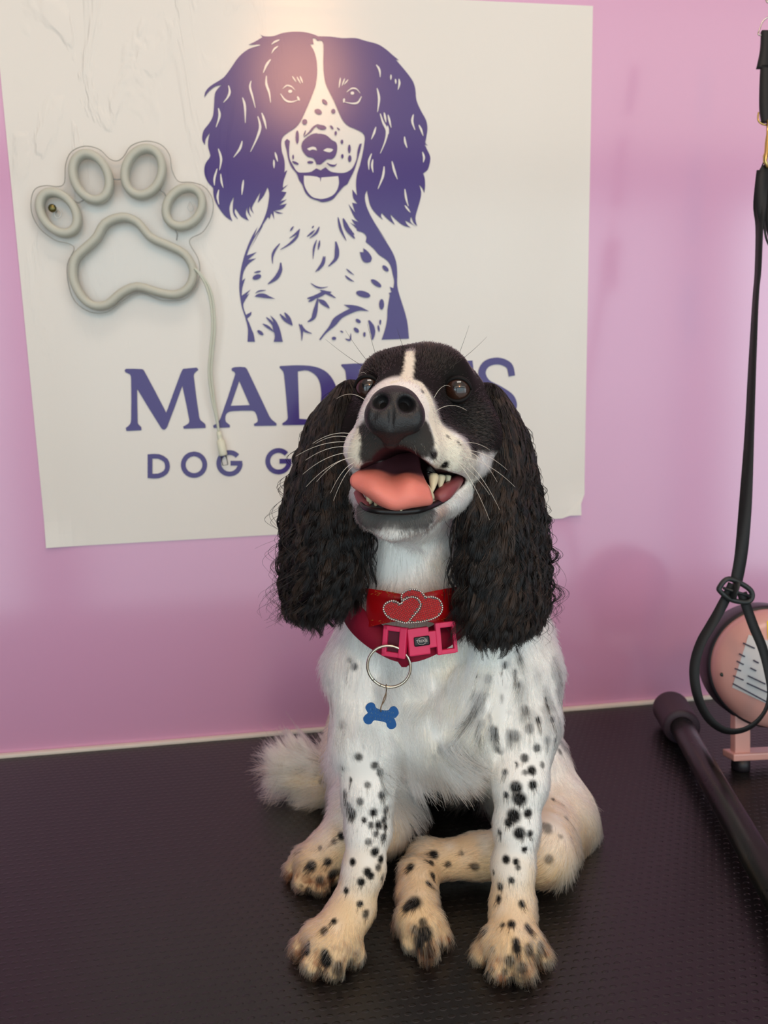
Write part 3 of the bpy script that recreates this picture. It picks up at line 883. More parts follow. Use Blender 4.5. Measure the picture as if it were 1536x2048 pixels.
class Field:
    """signed distance grid with smooth unions; meshed by surface nets"""

    def __init__(self, lo, hi, h):
        self.lo, self.h = np.array(lo, float), h
        self.n = np.ceil((np.array(hi) - self.lo) / h).astype(int) + 1
        self.f = np.full(self.n, 0.08, np.float32)

    def _sub(self, lo, hi, m):
        a = np.maximum(np.floor((np.array(lo) - m - self.lo) / self.h).astype(int), 0)
        b = np.minimum(np.ceil((np.array(hi) + m - self.lo) / self.h).astype(int) + 1, self.n)
        if (b <= a).any():
            return None
        g = np.meshgrid(*[self.lo[i] + self.h * np.arange(a[i], b[i], dtype=np.float32) for i in range(3)], indexing='ij', sparse=True)
        return (slice(a[0], b[0]), slice(a[1], b[1]), slice(a[2], b[2])), g

    def _apply(self, s, d, k, mode):
        f = self.f[s]
        if mode == 'add':
            hh = np.maximum(k - np.abs(f - d), 0) / k
            self.f[s] = np.minimum(f, d) - hh * hh * k * 0.25
        else:
            d = -d
            hh = np.maximum(k - np.abs(f - d), 0) / k
            self.f[s] = np.maximum(f, d) + hh * hh * k * 0.25

    def cone(self, a, ra, b, rb, k=0.012, mode='add'):
        a, b = np.asarray(a, float), np.asarray(b, float)
        r = max(ra, rb)
        sg = self._sub(np.minimum(a, b) - r, np.maximum(a, b) + r, k + .012)
        if sg is None:
            return
        s, (X, Y, Z) = sg
        ab = b - a
        L2 = float(ab @ ab) + 1e-12
        t = np.clip(((X - a[0]) * ab[0] + (Y - a[1]) * ab[1] + (Z - a[2]) * ab[2]) / L2, 0, 1)
        d = np.sqrt((X - a[0] - t * ab[0]) ** 2 + (Y - a[1] - t * ab[1]) ** 2 + (Z - a[2] - t * ab[2]) ** 2) - (ra + t * (rb - ra))
        self._apply(s, d.astype(np.float32), k, mode)

    def ball(self, c, r, k=0.012, mode='add'):
        self.cone(c, r, np.asarray(c) + 1e-5, r, k, mode)

    def ell(self, c, ax, rad, k=0.012, mode='add'):
        c = np.asarray(c, float)
        R = max(rad)
        sg = self._sub(c - R, c + R, k + .012)
        if sg is None:
            return
        s, (X, Y, Z) = sg
        q = [((X - c[0]) * u[0] + (Y - c[1]) * u[1] + (Z - c[2]) * u[2]) for u in ax]
        k0 = np.sqrt(sum((qi / r) ** 2 for qi, r in zip(q, rad)))
        k1 = np.sqrt(sum((qi / (r * r)) ** 2 for qi, r in zip(q, rad))) + 1e-9
        self._apply(s, (k0 * (k0 - 1) / k1).astype(np.float32), k, mode)

    def floor(self, z):
        Z = self.lo[2] + self.h * np.arange(self.n[2])
        self.f = np.maximum(self.f, (z - Z)[None, None, :].astype(np.float32))

    def mesh(self, smooth=2):
        f = self.f
        ins = f < 0
        c = [ins[:-1, :-1, :-1], ins[1:, :-1, :-1], ins[:-1, 1:, :-1], ins[1:, 1:, :-1], ins[:-1, :-1, 1:], ins[1:, :-1, 1:], ins[:-1, 1:, 1:], ins[1:, 1:, 1:]]
        cnt = sum(x.astype(np.int8) for x in c)
        act = (cnt > 0) & (cnt < 8)
        idx = np.argwhere(act)
        vid = np.full(act.shape, -1, np.int32)
        vid[act] = np.arange(len(idx))
        acc = np.zeros((len(idx), 3))
        num = np.zeros(len(idx))
        offs = [np.array([i & 1, (i >> 1) & 1, (i >> 2) & 1]) for i in range(8)]
        vals = [f[tuple((idx + o).T)] for o in offs]
        for i in range(8):
            for ax in range(3):
                if not (i >> ax) & 1:
                    j = i | (1 << ax)
                    a, b = vals[i], vals[j]
                    cr = (a < 0) != (b < 0)
                    t = np.where(cr, a / np.where(cr, a - b, 1), 0)
                    p = offs[i][None, :] + np.eye(3)[ax][None, :] * t[:, None]
                    acc += np.where(cr[:, None], p, 0)
                    num += cr
        V = self.lo + self.h * (idx + acc / num[:, None])
        F = []
        for ax in range(3):
            u, v = (ax + 1) % 3, (ax + 2) % 3
            a = [slice(None)] * 3
            b = [slice(None)] * 3
            a[ax], b[ax] = slice(0, -1), slice(1, None)
            A, B = ins[tuple(a)], ins[tuple(b)]
            for flip in (False, True):
                e = np.argwhere((A & ~B) if not flip else (~A & B))
                ok = (e[:, u] > 0) & (e[:, v] > 0) & (e[:, u] < self.n[u] - 1) & (e[:, v] < self.n[v] - 1)
                e = e[ok]
                eu, ev = np.eye(3, dtype=int)[u], np.eye(3, dtype=int)[v]
                q = [vid[tuple((e - eu - ev).T)], vid[tuple((e - ev).T)], vid[tuple(e.T)], vid[tuple((e - eu).T)]]
                if flip:
                    q = q[::-1]
                F.append(np.stack(q, 1))
        F = np.concatenate(F)
        for _ in range(smooth):
            s = np.zeros_like(V)
            w = np.zeros(len(V))
            for a, b in ((0, 1), (1, 2), (2, 3), (3, 0)):
                np.add.at(s, F[:, a], V[F[:, b]])
                np.add.at(w, F[:, a], 1)
                np.add.at(s, F[:, b], V[F[:, a]])
                np.add.at(w, F[:, b], 1)
            V = V * .45 + (s / w[:, None]) * .55
        return V, F


def mesh_arrays(name, V, F, mt, parent=None):
    me = bpy.data.meshes.new(name)
    me.vertices.add(len(V))
    me.vertices.foreach_set('co', np.ascontiguousarray(V, np.float32).ravel())
    me.loops.add(F.size)
    me.loops.foreach_set('vertex_index', F.astype(np.int32).ravel())
    me.polygons.add(len(F))
    me.polygons.foreach_set('loop_start', np.arange(0, F.size, F.shape[1], dtype=np.int32))
    me.polygons.foreach_set('loop_total', np.full(len(F), F.shape[1], np.int32))
    me.update(calc_edges=True)
    me.validate()
    me.shade_smooth()
    return link(name, me, mt, parent)


def paint(o, col):
    a = o.data.attributes.new('coat', 'FLOAT_COLOR', 'POINT')
    c = np.ones((len(col), 4), np.float32)
    c[:, :3] = col
    a.data.foreach_set('color', c.ravel())


def attr_mat(name, attr, rough=0.6, spec=0.3, sheen=0.0):
    mt = pm(name, (255, 255, 255), rough=rough, spec=spec)
    n, l, b = nodes(mt)
    a = n.new('ShaderNodeAttribute')
    a.attribute_name = attr
    l.new(a.outputs['Color'], b.inputs['Base Color'])
    return mt


# head axes (right of picture, up, towards the nose)
hF = RT * -0.17 - UP * 0.05 - FW * 0.98
hF /= np.linalg.norm(hF)
hU = UP + RT * 0.03
hU -= hF * (hU @ hF)
hU /= np.linalg.norm(hU)
hR = np.cross(hU, hF)
if hR @ RT < 0:
    hR = -hR
HAX = (hR, hU, hF)
Y, M = at_y, on_mat

B = Field((-0.07, 0.50, -0.012), (0.37, 1.05, 0.575), 0.0021)
# trunk
B.cone((.162, .748, .265), .088, (.168, .745, .205), .088, .02)
B.cone((.140, .715, .250), .058, (.148, .712, .195), .062, .03)
B.cone((.170, .775, .235), .094, (.190, .905, .110), .098, .02)
B.ball((.188, .930, .085), .082, .02)
# neck
B.cone((.152, .722, .305), .060, Y(818, 1150, .705), .046, .03)
B.cone(Y(818, 1150, .705), .046, P(838, 930, .715), .046, .02)
B.cone(Y(815, 1190, .725), .052, Y(745, 1320, .720), .044, .03)
B.cone(Y(825, 1190, .725), .052, Y(1000, 1320, .725), .052, .03)
# front leg, picture right
aL = [(Y(1036, 1345, .705), .040), (Y(1042, 1450, .685), .035), (Y(1040, 1560, .655), .0235), (Y(1034, 1650, .643), .0180), (Y(1027, 1735, .634), .0172), (M(1026, 1810, .040), .0178), (M(1024, 1880, .024), .0225)]
aR = [(Y(728, 1350, .708), .036), (Y(732, 1470, .692), .032), (Y(735, 1580, .676), .0225), (Y(736, 1660, .665), .0182), (Y(728, 1735, .655), .0172), (M(706, 1815, .038), .0182), (M(672, 1872, .024), .0225)]
for ch in (aL, aR):
    for (a, ra), (b, rb) in zip(ch, ch[1:]):
        B.cone(a, ra, b, rb, .012)


GAPS = []


def toes(base, ends, r, z=.012, k=.006):
    E3 = [M(x, y, z) for x, y in ends]
    for e0, e1 in zip(E3, E3[1:]):
        g_ = (e0 + e1) / 2
        GAPS.append((base * .45 + g_ * .55 + np.array([0, 0, .013]), g_ + (g_ - base) * .12 + np.array([0, 0, -.004])))
    for (x, y) in ends:
        e = M(x, y, z)
        mid = base * .45 + e * .55 + np.array([0, 0, .008])
        B.cone(base, r * 1.05, mid, r, k)
        B.cone(mid, r, e, r * .92, k)


toes(M(1024, 1885, .022), ((966, 1905), (1000, 1938), (1046, 1940), (1080, 1908)), .0112)
toes(M(670, 1878, .022), ((604, 1893), (626, 1925), (668, 1932), (708, 1905)), .0112)
# hind leg, picture right: haunch, shin crossing behind the front leg, foot towards the viewer
B.cone((.240, .880, .105), .070, Y(1108, 1630, .795), .044, .02)
B.cone(Y(1108, 1630, .795), .044, Y(1092, 1705, .770), .030, .015)
B.cone(Y(1100, 1645, .785), .046, M(1078, 1698, .044), .031, .02)
B.cone(M(1078, 1700, .040), .028, M(960, 1712, .034), .021, .02)
B.cone(M(960, 1712, .034), .021, M(858, 1722, .032), .0185, .01)
B.cone(M(858, 1722, .032), .0185, M(836, 1760, .030), .0175, .01)
B.cone(M(836, 1760, .030), .0172, M(838, 1840, .022), .0185, .01)
toes(M(838, 1845, .020), ((806, 1850), (824, 1880), (855, 1898), (882, 1872)), .0105)
B.ball(M(812, 1790, .024), .0105, .006)
B.ball(M(826, 1735, .040), .011, .006)
# hind leg, picture left
B.cone((.105, .875, .095), .066, M(735, 1640, .060), .040, .02)
B.cone(M(735, 1640, .060), .034, M(672, 1690, .040), .0215, .012)
B.cone(M(672, 1690, .040), .0215, M(636, 1722, .026), .0225, .01)
toes(M(640, 1718, .024), ((588, 1738), (606, 1762), (640, 1768), (668, 1745)), .0112)
# tail
B.cone((.16, .985, .055), .030, M(660, 1560, .030), .021, .02)
B.cone(M(660, 1560, .030), .021, M(580, 1556, .026), .011, .01)
# head
B.ell(P(838, 816, .697), HAX, (.0625, .0530, .066), .02)
B.ball(P(768, 756, .655), .0195, .015)
B.ball(P(887, 752, .655), .0215, .015)
B.cone(P(828, 780, .66), .034, P(800, 812, .605), .021, .02)
B.ball(P(928, 880, .675), .034, .02)
B.ball(P(742, 880, .678), .030, .02)
B.cone(P(820, 838, .650), .040, P(787, 848, .582), .0265, .015)
B.ball(P(738, 898, .590), .0165, .012)
B.ball(P(836, 900, .588), .0190, .012)
B.cone(P(880, 905, .612), .0210, P(928, 915, .650), .020, .012)
B.cone(P(728, 900, .600), .0140, P(735, 905, .640), .016, .012)
# eye sockets
EYES = [(P(737, 777, .640), .0112), (P(916, 781, .6365), .0116)]
for c, r in EYES:
    B.ball(c + hF * .009, .0095, .008, 'sub')
# lower jaw
B.cone(P(785, 1046, .600), .0145, P(838, 1010, .680), .030, .012)
B.cone(P(744, 1032, .606), .0105, P(832, 1036, .604), .0115, .010)
B.cone(P(742, 1022, .608), .0100, P(745, 960, .665), .017, .01)
B.cone(P(842, 1028, .606), .0105, P(925, 970, .662), .016, .01)
# open mouth
MOUTH = [(P(783, 955, .545), .0215, P(818, 950, .650), .0190), (P(820, 965, .560), .0175, P(840, 960, .640), .014), (P(742, 968, .566), .0150, P(765, 960, .635), .012),
         (P(862, 975, .585), .0125, P(914, 958, .640), .0055)]
for a, ra, b, rb in MOUTH:
    B.cone(a, ra, b, rb, .006, 'sub')
for a, b in GAPS:
    B.cone(a, .0018, b, .0032, .004, 'sub')
B.floor(0.0012)
BV, BF = B.mesh(2)
dog = thing('dog', 'black and white spaniel sitting on the black mat, mouth open, looking up', 'dog', (0.14, 0.75, 0.0))
skin_m = attr_mat('dog_skin', 'coat', rough=0.7, spec=0.2)
body = mesh_arrays('body', BV, BF, skin_m, dog)
from mathutils.bvhtree import BVHTree
BVH = BVHTree.FromPolygons([tuple(v) for v in BV.tolist()], BF.tolist())


def hit(px, py):
    """where a sight line first meets the dog's body"""
    d = Vector(tuple(FW + RT * ((px - 768) / FPX) - UP * ((py - 1024) / FPX))).normalized()
    p, n, i, t = BVH.ray_cast(Vector(tuple(EYE)), d)
    return np.array(p) if p is not None else None


# nose leather
N_ = Field(P(789, 830, .56) - .04, P(789, 830, .56) + .04, 0.0007)
N_.ell(P(789, 819, .566), HAX, (.0198, .0175, .0175), .006)
N_.ell(P(752, 832, .5565), HAX, (.0085, .0115, .009), .006)
N_.ell(P(826, 834, .5565), HAX, (.0088, .0115, .009), .006)
N_.cone(P(784, 850, .558), .0105, P(782, 880, .565), .0065, .012)
N_.cone(P(757, 800, .546), .0062, P(763, 805, .556), .0048, .004, 'sub')
N_.cone(P(753, 812, .543), .0034, P(745, 834, .546), .0018, .003, 'sub')
N_.cone(P(816, 806, .546), .0064, P(810, 809, .556), .0050, .004, 'sub')
N_.cone(P(821, 818, .543), .0036, P(833, 838, .546), .0020, .003, 'sub')
N_.cone(P(784, 806, .5465), .0012, P(781, 872, .5460), .0014, .003, 'sub')
nV, nF = N_.mesh(2)
nose_m = pm('nose_leather', (34, 33, 34), rough=0.42, spec=0.5)
n, l, b = nodes(nose_m)
tc = n.new('ShaderNodeTexCoord')
vo = n.new('ShaderNodeTexVoronoi')
vo.inputs['Scale'].default_value = 900
l.new(tc.outputs['Object'], vo.inputs['Vector'])
bp = n.new('ShaderNodeBump')
bp.inputs['Strength'].default_value = .35
bp.inputs['Distance'].default_value = .0006
l.new(vo.outputs['Distance'], bp.inputs['Height'])
l.new(bp.outputs['Normal'], b.inputs['Normal'])
mesh_arrays('nose', nV, nF, nose_m, dog)

# eyes
iris_m = pm('eye_ball', (52, 30, 20), rough=0.25, coat=1.0, coat_rough=0.02)
n, l, b = nodes(iris_m)
pupil_m = pm('pupil', (4, 4, 6), rough=0.15, coat=1.0, coat_rough=0.02)
cornea_m = pm('cornea', (255, 255, 255), rough=0.0, trans=1.0, ior=1.34)
rim_m = pm('eyelid_rim', (14, 12, 12), rough=0.6, spec=.25)
for c, r in EYES:
    look = hF * .93 + hU * .22 + hR * (.10 if c is EYES[0][0] else .14)
    look /= np.linalg.norm(look)
    bm = bmesh.new()
    lathe(bm, [(0, -r)] + [(r * math.sin(a), -r * math.cos(a)) for a in np.linspace(.1, math.pi - .05, 24)] + [(0, r)], c, look, 32)
    eye = obj('eye', bm, iris_m, dog)
    bm = bmesh.new()
    lathe(bm, [(0, r * 1.012)] + [(r * 1.012 * math.sin(a), r * 1.012 * math.cos(a)) for a in np.linspace(.04, .42, 8)], c, look, 28)
    obj('pupil', bm, pupil_m, eye)
    # lid rims: upper and lower arcs hugging the ball
    for up, nm in ((1, 'upper_lid'), (-1, 'lower_lid')):
        pts = []
        for k in range(15):
            a = math.pi * k / 14
            d = hR * math.cos(a) * .93 + hU * up * math.sin(a) * (.78 if up > 0 else .80) + hF * (.42 + .22 * math.sin(a))
            d /= np.linalg.norm(d)
            pts.append(c + d * (r * 1.05))
        bm = bmesh.new()
        add_tube(bm, pts, [.0009 + .0009 * math.sin(math.pi * k / 14) for k in range(15)], 8)
        obj(nm, bm, rim_m, eye)
# ------------------------------------------------------------------ coat: colours, flow, strands
def lin3(c):
    return np.array(lin(c), np.float32)


def vnoise(p, s, seed=0):
    """cheap smooth value noise, 0..1"""
    q = np.asarray(p, np.float64) * s + seed * 17.31
    i = np.floor(q).astype(np.int64)
    f = q - i
    f = f * f * (3 - 2 * f)
    out = np.zeros(len(q))
    for dx in (0, 1):
        for dy in (0, 1):
            for dz in (0, 1):
                h = ((i[:, 0] + dx) * 73856093) ^ ((i[:, 1] + dy) * 19349663) ^ ((i[:, 2] + dz) * 83492791)
                h = (h ^ (h >> 13)) * 1274126177 & 0xFFFFFF
                w = (f[:, 0] if dx else 1 - f[:, 0]) * (f[:, 1] if dy else 1 - f[:, 1]) * (f[:, 2] if dz else 1 - f[:, 2])
                out += w * h / 0xFFFFFF
    return out


def segd(p, a, b):
    ab = b - a
    t = np.clip((p - a) @ ab / (ab @ ab + 1e-12), 0, 1)
    return np.linalg.norm(p - a - t[:, None] * ab, axis=1)


def mixc(c, k, new):
    return c * (1 - k[:, None]) + np.asarray(new)[None, :] * k[:, None]


def sstep(x, a, b):
    t = np.clip((x - a) / (b - a), 0, 1)
    return t * t * (3 - 2 * t)


WHITE, CREAM, TAN = lin3((247, 245, 238)), lin3((222, 180, 112)), lin3((140, 72, 30))
BLACK, GREY, PINK = lin3((19, 17, 15)), lin3((92, 86, 78)), lin3((196, 150, 138))
C0 = P(838, 812, .697)
NOSE_TIP = P(787, 835, .548)
CHIN = P(785, 1050, .59)


def H(*pts):
    out = []
    for x, y in pts:
        h = hit(x, y)
        if h is not None:
            out.append(h)
    return out


# white markings of the face: (a, b, ra, rb) capsules on the skin
WHITES = []
for (a, b, ra, rb) in (((820, 706), (817, 740), .0036, .0040), ((817, 740), (813, 756), .0036, .0052), ((784, 765), (842, 768), .0022, .0036), ((846, 776), (870, 842), .0042, .0055),
                       ((872, 850), (892, 905), .0125, .0170), ((892, 900), (930, 918), .0150, .0120), ((714, 878), (706, 925), .0045, .0070), ((714, 862), (710, 890), .0030, .0040)):
    pa, pb = hit(*a), hit(*b)
    if pa is not None and pb is not None:
        WHITES.append((pa, pb, ra, rb))
MUZ = [(P(783, 888, .565), .030), (hit(738, 888), .020), (hit(832, 880), .020)]
SPOTS = []
for x, y, r, s in ((868, 910, 11, 1), (889, 931, 11, 1), (876, 950, 13, .9), (951, 937, 6, .9), (895, 872, 4, .9), (918, 886, 4, .7), (845, 783, 5, .6),
                   # front leg, picture right
                   (1032, 1575, 13, 1), (1039, 1598, 15, 1), (1066, 1570, 10, 1), (1027, 1632, 15, 1), (1056, 1627, 10, 1), (1017, 1645, 10, 1), (1039, 1667, 13, 1), (1060, 1668, 8, 1), (999, 1665, 7, 1), (1049, 1699, 7, 1), (1012, 1719, 9, 1), (1032, 1724, 7, 1),
                   (1036, 1735, 6, .9), (1023, 1761, 7, 1), (1000, 1773, 8, 1), (997, 1798, 8, 1), (1044, 1808, 8, 1), (1012, 1590, 7, 1), (1064, 1541, 10, 1), (1049, 1516, 9, .9), (1074, 1496, 9, .9), (1029, 1472, 12, .8), (1059, 1457, 10, .8), (1010, 1545, 7, .7), (1030, 1530, 7, .7), (987, 1745, 6, .9), (1050, 1545, 6, .8),
                   (1005, 1850, 6, .9), (1023, 1848, 9, 1), (1056, 1856, 9, 1), (970, 1862, 9, 1), (1020, 1420, 10, .6), (1050, 1420, 10, .6), (1078, 1440, 8, .7), (1095, 1480, 8, .8), (1000, 1500, 9, .6), (1085, 1530, 7, .8),
                   # shoulder and flank
                   (1034, 1303, 8, .9), (1040, 1318, 7, .8), (975, 1358, 10, .8), (1010, 1330, 8, .7), (1108, 1318, 7, .8), (1085, 1350, 8, .6), (1113, 1387, 8, .8), (955, 1397, 15, .65), (985, 1467, 18, .65), (930, 1486, 14, .6), (1062, 1366, 7, .6), (1105, 1440, 8, .7), (1090, 1400, 7, .7), (1118, 1350, 7, .7), (1110, 1480, 7, .7), (1000, 1400, 12, .5), (1040, 1370, 8, .6), (1030, 1345, 6, .7),
                   (905, 1496, 16, .6), (940, 1516, 12, .7), (880, 1500, 10, .5), (955, 1350, 8, .6), (960, 1450, 12, .5),
                   (708, 1333, 8, .7), (700, 1320, 7, .6), (663, 1368, 12, .55), (660, 1400, 12, .6), (672, 1430, 13, .6), (650, 1340, 9, .5), (685, 1450, 10, .5), (700, 1480, 10, .5), (720, 1495, 8, .5),
                   # front leg, picture left
                   (703, 1625, 12, 1), (697, 1612, 9, 1), (690, 1588, 8, 1), (720, 1603, 8, .9), (685, 1536, 7, .9), (747, 1625, 9, 1), (764, 1590, 9, 1), (772, 1620, 9, 1), (757, 1650, 9, 1), (767, 1674, 8, 1), (742, 1650, 7, .9), (737, 1684, 8, .8), (750, 1704, 10, 1), (762, 1719, 9, 1), (768, 1640, 8, 1), (771, 1655, 7, 1), (752, 1668, 7, .9),
                   (705, 1724, 8, 1), (735, 1744, 9, 1), (742, 1752, 8, 1), (722, 1764, 9, 1), (692, 1781, 7, 1), (720, 1808, 7, 1), (668, 1843, 7, 1), (732, 1828, 9, .9), (648, 1862, 9, .9), (717, 1514, 9, .9), (750, 1531, 9, .9), (760, 1545, 8, .9), (735, 1570, 7, .8), (728, 1640, 6, .7), (700, 1560, 6, .7), (757, 1735, 8, .9), (765, 1755, 7, .9), (712, 1660, 5, .5),
                   # hind legs
                   (868, 1709, 10, 1), (863, 1726, 7, 1), (866, 1751, 8, 1), (858, 1768, 8, 1), (896, 1729, 7, .9), (950, 1734, 9, .9), (821, 1734, 9, 1), (818, 1712, 9, .9), (1093, 1655, 14, .5), (1133, 1637, 6, .8), (1143, 1679, 6, .8), (1098, 1719, 10, .5), (926, 1704, 7, .6), (1110, 1600, 8, .6), (1120, 1670, 8, .4),
                   (683, 1672, 9, 1), (668, 1683, 6, .8), (623, 1732, 11, 1), (656, 1724, 9, 1), (666, 1748, 13, 1), (640, 1760, 9, .9), (640, 1696, 5, .8), (600, 1700, 5, .7),
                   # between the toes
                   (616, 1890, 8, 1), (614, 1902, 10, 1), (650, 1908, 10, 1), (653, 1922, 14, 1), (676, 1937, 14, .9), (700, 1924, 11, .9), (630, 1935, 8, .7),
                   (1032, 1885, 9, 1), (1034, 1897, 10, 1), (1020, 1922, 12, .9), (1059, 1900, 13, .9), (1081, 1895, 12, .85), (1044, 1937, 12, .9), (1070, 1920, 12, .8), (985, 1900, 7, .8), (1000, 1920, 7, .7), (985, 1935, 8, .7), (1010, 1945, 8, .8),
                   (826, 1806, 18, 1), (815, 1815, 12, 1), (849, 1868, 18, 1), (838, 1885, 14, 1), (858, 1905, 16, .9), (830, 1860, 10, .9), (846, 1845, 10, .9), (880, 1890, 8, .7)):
    h = hit(x, y)
    if h is not None:
        SPOTS.append((h, r * float((h - EYE) @ FW) / FPX * 1.02, s))
# ticking on the flanks, rump and back that the viewer does not see
for i in RNG.integers(0, len(BV), 900):
    p = BV[i]
    if p[1] > .76 and p[2] > .03 and len(SPOTS) < 330:
        SPOTS.append((p.copy(), float(RNG.uniform(.003, .0085)), .85))
SP_C = np.array([s[0] for s in SPOTS])
SP_R = np.array([s[1] for s in SPOTS])
SP_S = np.array([s[2] for s in SPOTS])


def coat(p, strand=False):
    p = np.asarray(p, float)
    N = len(p)
    c = np.tile(WHITE, (N, 1)).astype(np.float64)
    nz = vnoise(p, 90, 1)
    nf = vnoise(p, 400, 2)
    # cream and rust staining of feet and tail
    zz = p[:, 2]
    foot = np.maximum(sstep(p[:, 1], .79, .73), sstep(p[:, 0], .09, .06))
    c = mixc(c, .75 * foot * sstep(zz + .03 * (nz - .5), .11, .03), CREAM)
    c = mixc(c, .30 * (1 - foot) * sstep(zz + .03 * (nz - .5), .10, .03), CREAM)
    c = mixc(c, .85 * sstep(zz + .02 * (nf - .5), .036, .010) * foot * sstep(vnoise(p, 150, 7), .38, .62), TAN)
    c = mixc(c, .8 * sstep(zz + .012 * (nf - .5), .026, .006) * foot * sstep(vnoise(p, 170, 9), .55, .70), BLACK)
    tail = (p[:, 1] > .84) & (p[:, 0] < .10)
    c = mixc(c, tail * .8, lin3((230, 206, 164)))
    c = mixc(c, .45 * sstep(nz, .3, .8) * sstep(np.abs(p[:, 0] - .15), .06, .0) * (p[:, 1] < .75) * (zz > .15), lin3((226, 212, 178)))
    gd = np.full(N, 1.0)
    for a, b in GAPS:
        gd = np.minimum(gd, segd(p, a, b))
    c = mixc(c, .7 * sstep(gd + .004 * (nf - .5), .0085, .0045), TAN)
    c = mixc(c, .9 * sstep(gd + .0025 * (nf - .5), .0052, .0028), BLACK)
    # belly skin tint
    bd = np.linalg.norm(p - Y(855, 1630, .80), axis=1)
    c = mixc(c, .75 * sstep(bd, .075, .03), lin3((150, 122, 112)))
    # roan shading of flank and shoulders
    st = vnoise(p * np.array([1, 1, .35]), 160, 5)
    roan = np.zeros(N)
    for q, r in ((Y(1075, 1390, .70), .070), (Y(655, 1400, .72), .036), (Y(960, 1440, .67), .050), (Y(1110, 1480, .76), .06), (np.array([.18, .86, .2]), .12), (Y(900, 1500, .66), .025)):
        roan = np.maximum(roan, sstep(np.linalg.norm(p - q, axis=1), r, r * .4))
    c = mixc(c, .68 * roan * sstep(st, .50, .66), lin3((74, 76, 80)))
    # spots
    k = np.zeros(N)
    for s0 in range(0, N, 40000):
        q = p[s0:s0 + 40000]
        d = np.sqrt(np.maximum((q ** 2).sum(1)[:, None] + (SP_C ** 2).sum(1)[None, :] - 2 * q @ SP_C.T, 0))
        w = SP_S[None, :] * np.clip((SP_R[None, :] * 1.25 - d) / (SP_R[None, :] * .55 + 1e-9), 0, 1)
        soft = np.where(SP_S[None, :] < .8, w * sstep(st[s0:s0 + 40000], .32, .52)[:, None] * 1.45, w)
        k[s0:s0 + 40000] = soft.max(1)
    kk = k
    # head: black mask, then the white of muzzle and blaze
    loc = np.stack([(p - C0) @ u for u in HAX], 1)
    head = sstep(np.linalg.norm(p - C0, axis=1), .112, .098) * sstep(loc[:, 1] + .006 * (nz - .5) + .35 * np.maximum(loc[:, 2] - .02, 0) * 0, -.048, -.040)
    c = mixc(c, head, BLACK)
    muz = np.zeros(N)
    for q, r in MUZ:
        if q is not None:
            muz = np.maximum(muz, sstep(np.linalg.norm(p - q, axis=1) + .004 * (nf - .5), r, r * .75))
    front = sstep((p - P(800, 840, .612)) @ hF, -.012, .004) * sstep((p - P(790, 862, .58)) @ UP + .003 * (nz - .5), .003, -.003) * sstep((p - P(694, 900, .60)) @ RT, -.002, .002)
    c = mixc(c, front * (1 - muz) * .9, WHITE)
    c = mixc(c, muz * .97, lin3((32, 28, 25)))
    for a, b, ra, rb in WHITES:
        ab = b - a
        t = np.clip((p - a) @ ab / (ab @ ab + 1e-12), 0, 1)
        d = np.linalg.norm(p - a - t[:, None] * ab, axis=1) - (ra + t * (rb - ra))
        c = mixc(c, sstep(d + .0016 * (nf - .5), .0012, -.0012), lin3((240, 234, 214)))
    jr = np.linalg.norm(p - P(872, 1030, .615), axis=1)
    c = mixc(c, .6 * sstep(jr, .017, .006), lin3((168, 104, 58)))
    # chin: grey near the lip, white below
    cd = segd(p, P(738, 1026, .596), P(838, 1026, .593))
    c = mixc(c, .92 * sstep(cd + .006 * (nf - .5), .020, .012), lin3((40, 38, 36)))
    c = mixc(c, .85 * sstep(cd, .045, .03) * sstep((p - P(782, 1058, .59)) @ UP + .004 * (nf - .5), .001, -.005), WHITE)
    c = mixc(c, np.clip(kk, 0, 1), BLACK)
    c = mixc(c, sstep(np.linalg.norm(p - P(789, 826, .556), axis=1), .020, .016), lin3((14, 13, 13)))
    # inside of the mouth
    md = np.full(N, 1.0)
    for a, ra, b, rb in MOUTH:
        ab = b - a
        t = np.clip((p - a) @ ab / (ab @ ab + 1e-12), 0, 1)
        md = np.minimum(md, np.linalg.norm(p - a - t[:, None] * ab, axis=1) - (ra + t * (rb - ra)))
    inm = sstep(md, .0030, .0016)
    c = mixc(c, inm, lin3((58, 28, 32)))
    return np.clip(c, 0, 1), md


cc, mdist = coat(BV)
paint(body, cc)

# flow: photo direction of the coat at control points -> 3-D field
CTRL = []   # (point, direction, length)


def ctl(px, py, dx, dy, L, pt=None):
    h = hit(px, py) if pt is None else pt
    if h is not None:
        d = RT * dx - UP * dy
        CTRL.append((h, d / np.linalg.norm(d), L))


